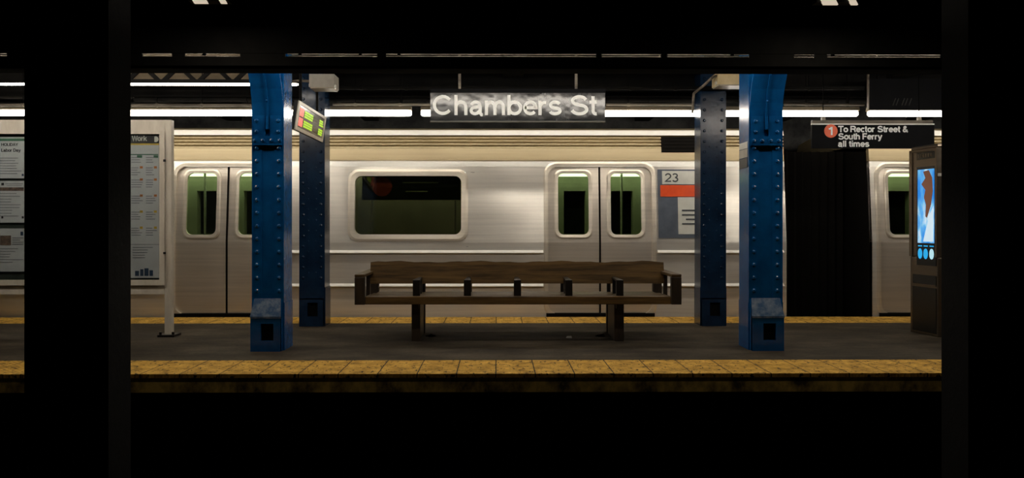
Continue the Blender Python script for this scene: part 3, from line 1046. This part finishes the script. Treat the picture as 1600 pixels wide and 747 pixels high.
# foreground pillars between the tracks
YP = 3.3
column('black foreground pillar at the left, in front of the information board', ax(38, YP), ax(169.5, YP), YP, 0.2, 'blackpaint', 'black pillars between the tracks', zbase=-1.3, low=0)
column('black foreground pillar at the right, hiding part of the kiosk', ax(1513, YP), ax(1650, YP), YP, 0.2, 'blackpaint', 'black pillars between the tracks', zbase=-1.3)

# ---------------------------------------------------------------- bench
DB = 7.85
BX0, BX1 = ax(557, DB), ax(1061, DB)
bench = thing('wooden_bench', 'long brown wooden platform bench with black armrest dividers in the middle', 'bench', ((BX0 + BX1) / 2, 8.05, 0), None)
b = BM()
zs = 0.455
# seat planks and front rail
for k in range(4):
    ya = 7.80 + k * 0.122
    box(b, BX0 + 0.10, BX1 - 0.10, ya, ya + 0.116, zs - 0.035 - 0.004 * k, zs - 0.004 * k)
obj('seat', b, 'seatwood', bench, bevel=0.004)
b = BM()
for k in range(3):
    ya = 8.335 + k * 0.115
    box(b, BX0 + 0.10, BX1 - 0.10, ya, ya + 0.108, zs - 0.065, zs - 0.030)
obj('seat', b, 'seatwood', bench, bevel=0.004)
b = BM(); box(b, BX0 + 0.085, BX1 - 0.085, 7.765, 7.798, 0.375, zs - 0.002); obj('front_rail', b, 'wood', bench, bevel=0.006)
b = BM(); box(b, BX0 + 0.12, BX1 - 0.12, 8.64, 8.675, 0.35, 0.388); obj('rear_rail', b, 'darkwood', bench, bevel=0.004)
# back board, slightly reclined with a wavy worn top
x0, x1 = ax(579, 8.27), ax(1037, 8.27)
b = BM()
N = 40
cols = []
for k in range(N + 1):
    x = x0 + (x1 - x0) * k / N
    dz = 0.006 * math.sin(k * 0.55) + 0.004 * math.sin(k * 1.7 + 1)
    if k in (0, N):
        dz -= 0.008
    cols.append([b.verts.new(p) for p in ((x, 8.235, 0.545), (x, 8.275, 0.772 + dz), (x, 8.31, 0.770 + dz), (x, 8.27, 0.543))])
for k in range(N):
    for i in range(4):
        j = (i + 1) % 4
        b.faces.new((cols[k][i], cols[k][j], cols[k + 1][j], cols[k + 1][i]))
b.faces.new(cols[0]); b.faces.new(cols[-1])
obj('backrest', b, 'wood', bench)
for s, xa in ((0, BX0), (1, BX1 - 0.10)):
    b = BM()
    hexa(b, [(xa, 7.74, 0.375), (xa + 0.10, 7.74, 0.375), (xa + 0.10, 7.80, 0.375), (xa, 7.80, 0.375),
             (xa, 7.74, 0.645), (xa + 0.10, 7.74, 0.645), (xa + 0.10, 7.80, 0.645), (xa, 7.80, 0.645)])
    obj('arm_post', b, 'darkwood', bench, bevel=0.005)
    b = BM()
    ia = xa + (0.012 if s == 0 else -0.012)
    box(b, xa, xa + 0.10, 7.74, 8.72, 0.645, 0.675)
    obj('armrest', b, 'seatwood', bench, bevel=0.006)
    b = BM()
    ia = xa + 0.03 if s == 0 else xa + 0.03
    box(b, ia, ia + 0.04, 8.245, 8.285, 0.40, 0.645)
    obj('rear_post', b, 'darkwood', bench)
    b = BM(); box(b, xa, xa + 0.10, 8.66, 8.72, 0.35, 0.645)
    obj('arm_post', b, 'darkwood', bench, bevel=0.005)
for px in (651, 730.5, 808.5, 888.5, 968):
    xc = ax(px, 7.85)
    b = BM()
    box(b, xc - 0.036, xc + 0.036, 7.82, 7.855, zs, 0.600)
    hexa(b, [(xc - 0.036, 7.82, 0.592), (xc + 0.036, 7.82, 0.592), (xc + 0.02, 8.235, 0.60), (xc - 0.02, 8.235, 0.60),
             (xc - 0.036, 7.82, 0.612), (xc + 0.036, 7.82, 0.612), (xc + 0.02, 8.235, 0.615), (xc - 0.02, 8.235, 0.615)])
    box(b, xc - 0.017, xc + 0.017, 8.20, 8.235, zs - 0.02, 0.612)
    obj('armrest_divider', b, 'iron', bench, bevel=0.004)
    b = BM()
    box(b, xc - 0.02, xc + 0.02, 8.60, 8.63, zs - 0.03, 0.600)
    hexa(b, [(xc - 0.02, 8.30, 0.592), (xc + 0.02, 8.30, 0.592), (xc + 0.02, 8.63, 0.592), (xc - 0.02, 8.63, 0.592),
             (xc - 0.02, 8.30, 0.610), (xc + 0.02, 8.30, 0.610), (xc + 0.02, 8.63, 0.610), (xc - 0.02, 8.63, 0.610)])
    obj('armrest_divider', b, 'iron', bench, bevel=0.003)
for (pa, pb) in ((643, 656.5), (960, 975)):
    xa, xb = ax(pa, 7.86), ax(pb, 7.86)
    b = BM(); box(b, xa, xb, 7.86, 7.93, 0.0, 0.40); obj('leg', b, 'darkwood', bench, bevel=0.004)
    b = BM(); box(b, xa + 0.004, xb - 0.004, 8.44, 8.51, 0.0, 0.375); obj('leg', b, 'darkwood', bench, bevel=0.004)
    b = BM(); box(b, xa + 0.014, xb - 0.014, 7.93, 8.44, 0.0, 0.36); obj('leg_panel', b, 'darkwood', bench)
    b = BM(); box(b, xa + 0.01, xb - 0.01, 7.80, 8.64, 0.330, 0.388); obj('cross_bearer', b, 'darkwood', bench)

# litter
b = BM(); hexa(b, [(ax(884, 8.1), 8.08, 0.0), (ax(893, 8.1), 8.06, 0.0), (ax(894, 8.1), 8.14, 0.0), (ax(886, 8.1), 8.15, 0.0),
                   (ax(885, 8.1), 8.09, 0.012), (ax(892, 8.1), 8.08, 0.02), (ax(893, 8.1), 8.13, 0.014), (ax(887, 8.1), 8.14, 0.01)])
tag(obj('paper_scrap', b, 'litter'), 'small white paper scrap on the platform under the bench', 'litter')
for px, lab in ((673, 'dark grime clump on the floor beside the left bench leg'), (938, 'dark grime clump on the floor beside the right bench leg')):
    b = BM()
    bmesh.ops.create_icosphere(b, subdivisions=2, radius=0.035)
    for v in b.verts:
        v.co.z = max(0, v.co.z * 0.7 + random.uniform(-.008, .008)); v.co.x *= 1.5 + random.uniform(-.2, .2)
        v.co += Vector((ax(px, 8.2), 8.2, 0))
    tag(obj('debris', b, 'leaf'), lab, 'litter')

# ---------------------------------------------------------------- station name sign
DS = 8.1
sx0, sx1 = ax(672.5, DS), ax(945.5, DS)
s = thing('station_name_sign', 'large black hanging sign reading Chambers St above the bench', 'sign', ((sx0 + sx1) / 2, DS, az(190, DS)))
b = BM(); box(b, sx0, sx1, DS, DS + 0.035, az(190, DS), az(145, DS)); obj('sign_panel', b, 'signblack', s)
b = BM(); box(b, sx0 - 0.002, sx1 + 0.004, DS - 0.012, DS + 0.047, az(145, DS), az(139, DS)); obj('top_channel', b, 'signdark', s)
b = BM(); box(b, sx0 - .004, sx1 + .004, DS - 0.006, DS + 0.04, az(190.8, DS), az(188.8, DS)); obj('bottom_edge', b, 'lampcap', s)
for px in (718, 900.5):
    x = ax(px, DS)
    b = BM(); box(b, x - 0.013, x + 0.013, DS + 0.01, DS + 0.03, az(139, DS), 3.25); obj('hanger', b, 'pipe', s)
words('Chambers St', ax(675.5, DS), ax(934, DS), DS, az(180, DS), az(148.5, DS) - az(180, DS), 'white', s, wd=0.155)

# direction sign
DD = 8.75
sx0, sx1 = ax(1268.5, DD), ax(1460, DD)
s = thing('direction_sign', 'black hanging sign with an orange 1 disc reading To Rector Street', 'sign', ((sx0 + sx1) / 2, DD, az(231, DD)))
b = BM(); box(b, sx0, sx1, DD, DD + 0.03, az(231.5, DD), az(194.5, DD)); obj('sign_panel', b, 'signdark', s)
b = BM(); box(b, sx0, sx1, DD - 0.004, DD + 0.03, az(194.5, DD), az(192.5, DD)); obj('white_line', b, 'whitetrim', s)
b = BM(); box(b, sx0 + .005, sx1 - .02, DD - 0.008, DD + 0.04, az(192.5, DD), az(187.5, DD)); obj('top_channel', b, 'pipe', s)
for px in (1287, 1437):
    x = ax(px, DD)
    b = BM(); box(b, x - 0.02, x + 0.02, DD + 0.0, DD + 0.03, az(188, DD), az(182.5, DD)); obj('hanger', b, 'palepipe', s)
    b = BM(); box(b, x - 0.004, x + 0.004, DD + 0.012, DD + 0.02, az(183, DD), 3.25); obj('hanger', b, 'void', s)
b = BM()
cx, cz = at(1298, 204.8, DD)
plate(b, [(cx + 0.074 * math.cos(q * PI / 16), cz + 0.074 * math.sin(q * PI / 16)) for q in range(32)], DD - 0.006, DD)
disc = obj('route_disc', b, 'redbullet', s)
words('1', cx - 0.034, cx + 0.03, DD - 0.006, cz - 0.045, 0.09, 'white', disc, wd=0.2, name='numeral')
for body, pa, pb, py in (('To Rector Street &', 1309.5, 1419, 206), ('South Ferry', 1309.5, 1378, 217.5), ('all times', 1309.5, 1358, 229)):
    words(body, ax(pa, DD), ax(pb, DD), DD, az(py, DD), 9.6 / F * DD, 'white', s, wd=0.21)

# dark sign at the top right
DR = 8.93
sx0, sx1 = ax(1358, DR), ax(1500, DR)
s = thing('hanging_sign', 'unlit black sign with grimy lettering at the top right', 'sign', ((sx0 + sx1) / 2, DR, az(170, DR)))
b = BM(); box(b, sx0, sx1, DR, DR + 0.03, az(170.5, DR), az(122, DR)); obj('sign_panel', b, 'signdark', s)
b = BM(); box(b, sx0 - 0.01, sx0, DR - 0.004, DR + 0.034, az(170.5, DR), 3.25); obj('end_post', b, 'pipe', s)
b = BM()
for i, px in enumerate((1395, 1400, 1409, 1414, 1420)):
    x = ax(px, DR)
    tube(b, (x, DR - 0.002, az(164, DR)), (x + 0.03, DR - 0.002, az(153, DR)), 0.004, 6)
obj('faint_marks', b, 'dimletter', s)

# ---------------------------------------------------------------- arrivals display hung across the platform
def PT(px, py, d):
    x, z = at(px, py, d)
    return Vector((x, d, z))

da, db = 7.70, 8.90
TL, BL, TR, BR = PT(468, 157, da), PT(461.5, 202, da), PT(510, 183.5, db), PT(503.5, 221, db)
ctr = (TL + BR) / 2
s = thing('arrivals_display', 'tilted arrivals display with red and green text lines between the left columns', 'display', (ctr.x, ctr.y, BL.z))
U = (TR - TL); V = (BL - TL)
nrm = U.cross(V).normalized()
if nrm.x < 0:
    nrm = -nrm


def q(u, v, w_=0.0):
    return TL + U * u + V * v + nrm * w_


def qbox(b, u0, u1, v0, v1, w0, w1):
    hexa(b, [q(u0, v1, w0), q(u1, v1, w0), q(u1, v1, w1), q(u0, v1, w1), q(u0, v0, w0), q(u1, v0, w0), q(u1, v0, w1), q(u0, v0, w1)])


b = BM(); qbox(b, 0.003, 0.997, 0.005, 0.995, -0.05, -0.012); obj('housing', b, 'black', s)
b = BM()
qbox(b, 0, 1, 0, 0.10, -0.012, 0.0); qbox(b, 0, 1, 0.88, 1, -0.012, 0.0); qbox(b, 0, 0.055, 0.10, 0.88, -0.012, 0); qbox(b, 0.955, 1, 0.10, 0.88, -0.012, 0)
obj('bezel', b, 'whiteframe', s)
b = BM(); qbox(b, 0.055, 0.955, 0.10, 0.88, -0.012, -0.006); obj('screen', b, 'clockface', s)
b = BM(); qbox(b, 0.08, 0.20, 0.19, 0.47, -0.006, -0.003); qbox(b, 0.08, 0.20, 0.53, 0.82, -0.006, -0.003); obj('red_block', b, 'ledred', s)
b = BM()
random.seed(3)
for v0 in (0.22, 0.56):
    for (ua, ub, rows) in ((0.24, 0.54, 3), (0.78, 0.93, 3)):
        for r_ in range(rows):
            u = ua
            while u < ub - 0.01:
                l = random.uniform(0.02, 0.05)
                qbox(b, u, min(u + l, ub), v0 + 0.085 * r_, v0 + 0.085 * r_ + 0.065, -0.006, -0.003)
                u += l + 0.012
obj('text_line', b, 'ledgreen', s)
for u in (0.2, 0.8):
    p = q(u, 0.02, -0.05)
    b = BM(); tube(b, p, (p.x, p.y, 3.25), 0.014); obj('hanger', b, 'soot', s)

# ---------------------------------------------------------------- boxes near the column tops
def junction(label, p0, p1, py0, py1, d, m, arm):
    x0, x1 = ax(p0, d), ax(p1, d)
    z0, z1 = az(py1, d), az(py0, d)
    t = thing('lamp_box', label, 'lamp', ((x0 + x1) / 2, d + 0.1, z0))
    b = BM(); box(b, x0, x1, d, d + 0.24, z0 + 0.012, z1); obj('housing', b, m, t)
    b = BM(); box(b, x0 + 0.008, x1 - 0.008, d + 0.008, d + 0.232, z0, z0 + 0.012); obj('cover', b, 'palepipe', t)
    b = BM(); box(b, x0 - 0.012, x0, d + 0.04, d + 0.09, z0 + 0.02, z0 + 0.05); box(b, x1, x1 + 0.012, d + 0.02, d + 0.07, z0, z0 + 0.04); obj('latch', b, 'bright', t)
    b = BM(); path(b, arm, 0.014); obj('conduit_arm', b, 'pipe', t)
    b = BM(); box(b, (x0 + x1) / 2 - .015, (x0 + x1) / 2 + .015, d + .1, d + .13, z1, 3.25); obj('hanger', b, 'soot', t)
    return t


junction('grey white box hanging in front of the rear left column top', 483, 522, 116, 138, 8.2, 'boxpaint',
         [PT(484, 127, 8.25), PT(468, 126, 8.25), PT(452, 128, 8.3)])
junction('cream box hanging beside the top of the rear right column', 1122, 1166, 112, 133, 8.3, 'boxcream',
         [PT(1122, 118, 8.35), PT(1113, 121, 8.35), PT(1098, 135, 8.6), PT(1084, 146, 8.7), PT(1082, 176, 8.8)])

# cream lamps at the very top, over the track
for p0, p1, lab in ((293, 356, 'cream lit lamp cut by the top edge above the left columns'), (1277, 1343, 'cream lit lamp cut by the top edge above the right columns')):
    d = 5.7
    x0, x1 = ax(p0, d), ax(p1, d)
    z0 = az(6, d)
    t = thing('track_lamp', lab, 'lamp', ((x0 + x1) / 2, d, z0), 'cream lamps over the track')
    b = BM(); box(b, x0, x1, d + 0.012, d + 0.10, z0 + .02, z0 + 0.16); obj('lamp_housing', b, 'black', t)
    k = (x1 - x0)
    for fa, fb in ((0.04, 0.50), (0.70, 0.97)):
        b = BM()
        plate(b, [(x0 + k * fa, z0 + 0.06), (x0 + k * fa + k * .12, z0), (x0 + k * fb, z0), (x0 + k * fb - k * .1, z0 + 0.06)], d, d + 0.02)
        obj('lens', b, 'creamlamp', t)
    b = BM(); box(b, x0 + k * .45, x0 + k * .55, d + .03, d + .07, z0 + .16, 3.25); obj('hanger', b, 'black', t)
    ld = bpy.data.lights.new('track_lamp_light', 'AREA')
    ld.shape = 'RECTANGLE'; ld.size = 0.28; ld.size_y = 0.07; ld.energy = 8.0; ld.color = (1.0, 0.86, 0.66)
    lo_ = bpy.data.objects.new('lamp_light', ld); C.objects.link(lo_)
    lo_.location = ((x0 + x1) / 2, d + 0.05, z0 - 0.012); lo_.parent = t; lo_.matrix_parent_inverse = t.matrix_basis.inverted()

# ---------------------------------------------------------------- information board at the left
DI = 8.25
bx1 = ax(270, DI)
bx0 = ax(-196, DI)
s = thing('information_board', 'off white framed notice board with paper posters on the left of the platform', 'notice board', ((bx0 + bx1) / 2, DI, 0))
zt, zb = az(188.5, DI), az(459, DI)
for xa, nm in ((bx1 - 0.073, 'post'), (bx0, 'post')):
    b = BM(); box(b, xa, xa + 0.073, DI - 0.035, DI + 0.035, 0.0, zt)
    obj('post', b, 'whiteframe', s, bevel=0.005)
    b = BM(); box(b, xa - 0.05, xa + 0.123, DI - 0.09, DI + 0.09, 0.0, 0.022)
    for dx in (-0.03, 0.10):
        tube(b, (xa + dx, DI - 0.06, 0.02), (xa + dx, DI - 0.06, 0.05), 0.014)
    obj('foot_plate', b, 'iron', s)
b = BM(); box(b, bx0 + .073, bx1 - 0.073, DI - 0.03, DI + 0.03, az(207, DI), zt); obj('top_rail', b, 'whiteframe', s)
b = BM(); box(b, bx0 + .073, bx1 - 0.073, DI - 0.03, DI + 0.03, zb, az(446, DI)); obj('bottom_rail', b, 'whiteframe', s)
b = BM(); box(b, bx0 + .073, bx1 - 0.073, DI, DI + 0.02, az(446, DI), az(207, DI)); obj('back_panel', b, 'casegreen', s)


def case(p0, p1):
    x0, x1 = ax(p0, DI - .05), ax(p1, DI - .05)
    z0, z1 = az(445, DI), az(205.5, DI)
    b = BM()
    wdt = 0.055
    wall_holes(b, x0, x1, z0, z1, [(x0 + wdt, x1 - wdt, z0 + wdt, z1 - wdt + 0.02)], DI - 0.055, DI - 0.0)
    f = obj('case_door', b, 'whiteframe', s)
    b = BM()
    for zz in (az(252, DI), az(395, DI)):
        box(b, x1 - 0.012, x1 + 0.012, DI - 0.062, DI - 0.05, zz - 0.012, zz + 0.012)
    obj('hinge', b, 'iron', f)
    b = BM(); box(b, x0 + wdt, x1 - wdt, DI - 0.040, DI - 0.037, z0 + wdt, z1 - wdt + 0.02); obj('pane', b, 'glass_clear', f)
    return f


case(152, 257.5)
case(-70, 42 + 20)
case(-185, -75)


def sheet(name, p0, p1, py0, py1, d=DI - 0.02):
    b = BM(); box(b, ax(p0, d), ax(p1, d), d, d + 0.004, az(py1, d), az(py0, d))
    return obj(name, b, 'paper', s)


def marks(parent, m, rects, d=DI - 0.0225):
    b = BM()
    for p0, p1, a, c in rects:
        box(b, ax(p0, d), ax(p1, d), d, d + 0.0024, az(c, d), az(a, d))
    return obj('print', b, m, parent)


random.seed(11)
# service notice sheet
p = sheet('poster', 158, 248.5, 210, 434)
marks(p, 'inkblack', [(158, 248.5, 210, 224.5)])
marks(p, 'inkyellow', [(158, 248.5, 224.5, 227)])
words('Work', ax(208, DI), ax(231, DI), DI - 0.0225, az(221, DI), 8 / F * DI, 'decal', p, wd=0.17, ex=0.002, name='heading', whole=True)
b = BM()
cx, cz = at(243, 217.5, DI - .026)
plate(b, [(cx + 0.03 * math.cos(k * PI / 8), cz + 0.03 * math.sin(k * PI / 8)) for k in range(-5, 6)], DI - 0.027, DI - 0.0225)
obj('symbol', b, 'decal', p)
txt, orr, yel, grn = [], [], [], []
marks(p, 'inkgreen', [(160, 247, 241, 242.5), (214, 222, 243, 247), (240, 247, 243, 247)])
for r_, py in enumerate((246, 262, 281, 306, 331, 356)):
    for c0, c1 in ((162, 181), (184, 202), (205, 224), (228, 246)):
        for k in range(4 if r_ else 3):
            l = random.uniform(0.5, 0.95)
            txt.append((c0, c0 + (c1 - c0) * l, py + 3.6 * k, py + 3.6 * k + 1.1))
        (orr if r_ in (1, 2, 3) else yel if r_ > 3 else grn).append((c1 - 5.5, c1 - 1, py - 2, py + 1.6))
for k in range(5):
    txt.append((207, 207 + random.uniform(18, 36), 386 + 4 * k, 387.1 + 4 * k))
marks(p, 'inkgrey', txt)
marks(p, 'inkorange', orr)
marks(p, 'inkyellow', yel)
marks(p, 'inkgrey', [(158, 248.5, 381.5, 382.3)])
marks(p, 'inkblue', [(211, 217, 423, 431), (219, 224, 420.5, 431), (225.5, 232, 419, 431), (233.5, 239, 422, 431)])

for (a, c, kind) in ((215, 279, 0), (283, 348, 1), (357, 424, 2)):
    p = sheet('poster', -58, 39.5, a, c)
    txt = []
    if kind == 0:
        marks(p, 'inkgreen', [(-56, 38, 217, 221)])
        words('HOLIDAY', ax(4, DI), ax(30, DI), DI - 0.02, az(229, DI), 4.5 / F * DI, 'inkblack', p, wd=0.2, ex=0.002, name='heading', whole=True)
        words('Labor Day', ax(4, DI), ax(34, DI), DI - 0.02, az(238, DI), 5 / F * DI, 'inkblack', p, wd=0.2, ex=0.002, name='heading', whole=True)
        for k in range(7):
            txt.append((-50, random.uniform(20, 34), 247 + 4 * k, 248 + 4 * k))
        marks(p, 'inkblue', [(34, 37, 272, 275.5)])
    elif kind == 1:
        marks(p, 'inkbrown', [(-54, 37, 293, 298.5)])
        marks(p, 'inkblack', [(2, 6, 286, 290), (34, 37, 338, 341.5), (2, 5, 338, 341.5)])
        for k in range(9):
            txt.append((-50, random.uniform(14, 34), 302 + 4.4 * k, 303 + 4.4 * k))
        txt.append((8, 36, 287, 288)); txt.append((10, 34, 290, 290.8))
    else:
        marks(p, 'inkbrown', [(0, 17, 368, 383)])
        marks(p, 'inkblue', [(32, 36, 362, 368)])
        for k in range(4):
            txt.append((19, random.uniform(30, 37), 371 + 3.3 * k, 372.4 + 3.3 * k))
        for k in range(6):
            txt.append((0, random.uniform(14, 37), 388 + 4.2 * k, 389 + 4.2 * k))
    marks(p, 'inkgrey', txt)

# ---------------------------------------------------------------- information kiosk at the right
# plan: front face runs from far corner A to near corner B, side face from B to C
A_ = Vector((ax(1422, 8.52), 8.52, 0)); Bc = Vector((ax(1465.5, 8.10), 8.10, 0))
d1 = (Bc - A_); L1 = d1.length; d1.normalize()
d2 = Vector((-d1.y, d1.x, 0))
if d2.x < 0:
    d2 = -d2
L2 = 0.62
s = thing('information_kiosk', 'tall stainless steel kiosk with a lit blue screen at the right', 'kiosk', tuple((A_ + Bc) / 2 + d2 * L2 / 2))


def kp(u, z, w_=0.0, v=0.0):
    """u along the screen face 0..1, w_ outward from it, v back into the kiosk"""
    p_ = A_ + d1 * (L1 * u) - d2 * w_ + d2 * v
    return Vector((p_.x, p_.y, z))


def kbox(b, u0, u1, z0, z1, w0, w1):
    hexa(b, [kp(u0, z0, w1), kp(u1, z0, w1), kp(u1, z0, w0), kp(u0, z0, w0), kp(u0, z1, w1), kp(u1, z1, w1), kp(u1, z1, w0), kp(u0, z1, w0)])


b = BM()
kbox(b, 0, 1, 0.0, 0.82, -L2, 0.0)
kbox(b, 0.0, 0.985, 0.82, 1.96, -L2, -0.0)
hexa(b, [kp(0, 1.96, 0), kp(0.985, 1.96, 0), kp(0.985, 1.96, -L2), kp(0, 1.96, -L2), kp(0.02, 1.995, -0.01), kp(0.97, 2.0, -0.01), kp(0.97, 2.0, -L2), kp(0.02, 1.99, -L2)])
obj('body', b, 'kiosk', s, bevel=0.012)
b = BM(); kbox(b, 0.0, 0.10, 0.82, 1.95, 0, 0.012); kbox(b, 0.0, 0.985, 1.93, 1.955, 0, 0.012); kbox(b, 0.93, 0.985, 0.82, 1.93, 0, 0.012)
obj('bezel', b, 'kiosk', s)
b = BM(); kbox(b, 0.27, 0.95, 1.85, 1.925, 0, 0.008); kb = obj('header_panel', b, 'kioskdark', s)
b = BM()
for k in range(6):
    kbox(b, 0.31 + 0.09 * k, 0.36 + 0.09 * k, 1.868, 1.905, 0.008, 0.011)
obj('grille_slots', b, 'kiosk', kb)
b = BM(); kbox(b, 0.27, 0.95, 0.73, 1.77, 0, 0.008); sp_ = obj('screen_surround', b, 'kioskdark', s)
sz0, sz1 = az(380, 8.25), az(264, 8.25)
b = BM(); kbox(b, 0.32, 0.90, sz0, sz1, 0.008, 0.012); sc_ = obj('screen', b, 'screen', sp_, label='lit blue screen picture')


def kplate(b, pts, w0, w1):
    P0 = [b.verts.new(kp(u, z, w1)) for u, z in pts]
    P1 = [b.verts.new(kp(u, z, w0)) for u, z in pts]
    b.faces.new(P0); b.faces.new(P1[::-1])
    for i in range(len(pts)):
        j = (i + 1) % len(pts)
        b.faces.new((P0[i], P0[j], P1[j], P1[i]))


H_ = sz1 - sz0
b = BM(); kplate(b, [(0.52, sz0 + H_ * .97), (0.72, sz0 + H_ * .985), (0.84, sz0 + H_ * .88), (0.86, sz0 + H_ * .70), (0.80, sz0 + H_ * .52), (0.66, sz0 + H_ * .34), (0.60, sz0 + H_ * .36), (0.62, sz0 + H_ * .52), (0.55, sz0 + H_ * .62), (0.60, sz0 + H_ * .72), (0.46, sz0 + H_ * .80), (0.60, sz0 + H_ * .88)], 0.012, 0.014)
obj('brown_shape', b, 'screenbrown', sp_)
b = BM(); kplate(b, [(0.52, sz0 + H_ * .02), (0.88, sz0 + H_ * .02), (0.885, sz0 + H_ * .50), (0.74, sz0 + H_ * .38)], 0.012, 0.0135)
obj('pale_shape', b, 'screenwhite', sp_)
zi = az(397, 8.25)
for k, u in enumerate((0.40, 0.60, 0.81)):
    b = BM(); kplate(b, [(u + 0.075 * math.cos(t_ * PI / 10), zi + 0.055 * math.sin(t_ * PI / 10)) for t_ in range(20)], 0.008, 0.012)
    ic = obj('icon', b, 'icon' if k < 2 else 'iconwhite', sp_)
    b = BM(); kbox(b, u - 0.07, u + 0.07, zi + 0.076, zi + 0.088, 0.008, 0.011); obj('icon_caption', b, 'icon', sp_)
zs_ = az(444, 8.25)
b = BM(); kbox(b, 0.12, 0.95, zs_ - 0.005, zs_ + 0.09, 0, 0.006); obj('slot_panel', b, 'kioskdark', s)
b = BM(); kbox(b, 0.12, 0.95, zs_ - 0.018, zs_ - 0.006, 0, 0.014); obj('shelf_lip', b, 'kiosk', s)
b = BM(); kbox(b, 0.10, 0.95, 0.03, 0.50, 0, 0.006); obj('lower_panel', b, 'kioskdark', s)
# seams on the side face
b = BM()
for z in (1.66,):
    hexa(b, [kp(1.0 - .012, z, 0), kp(1.003, z, 0), kp(1.003, z, -L2), kp(1.0 - .012, z, -L2), kp(1.0 - .012, z + .03, 0), kp(1.003, z + .03, 0), kp(1.003, z + .03, -L2), kp(1.0 - .012, z + .03, -L2)])
obj('side_trim', b, 'bright', s)

# ---------------------------------------------------------------- track rails
for i, (y, lab) in enumerate(((4.25, 'running rail of the near track, farther from the platform'), (5.70, 'running rail of the near track beside the platform'))):
    b = BM()
    extrude_profile(b, [(y - 0.07, -1.3), (y + 0.07, -1.3), (y + 0.07, -1.285), (y + 0.01, -1.27), (y + 0.01, -1.19), (y + 0.035, -1.18), (y + 0.035, -1.15), (y - 0.035, -1.15), (y - 0.035, -1.18), (y - 0.01, -1.19), (y - 0.01, -1.27), (y - 0.07, -1.285)], XL, XR, closed=True)
    tag(obj('track_rail', b, 'rail'), lab, 'rail')
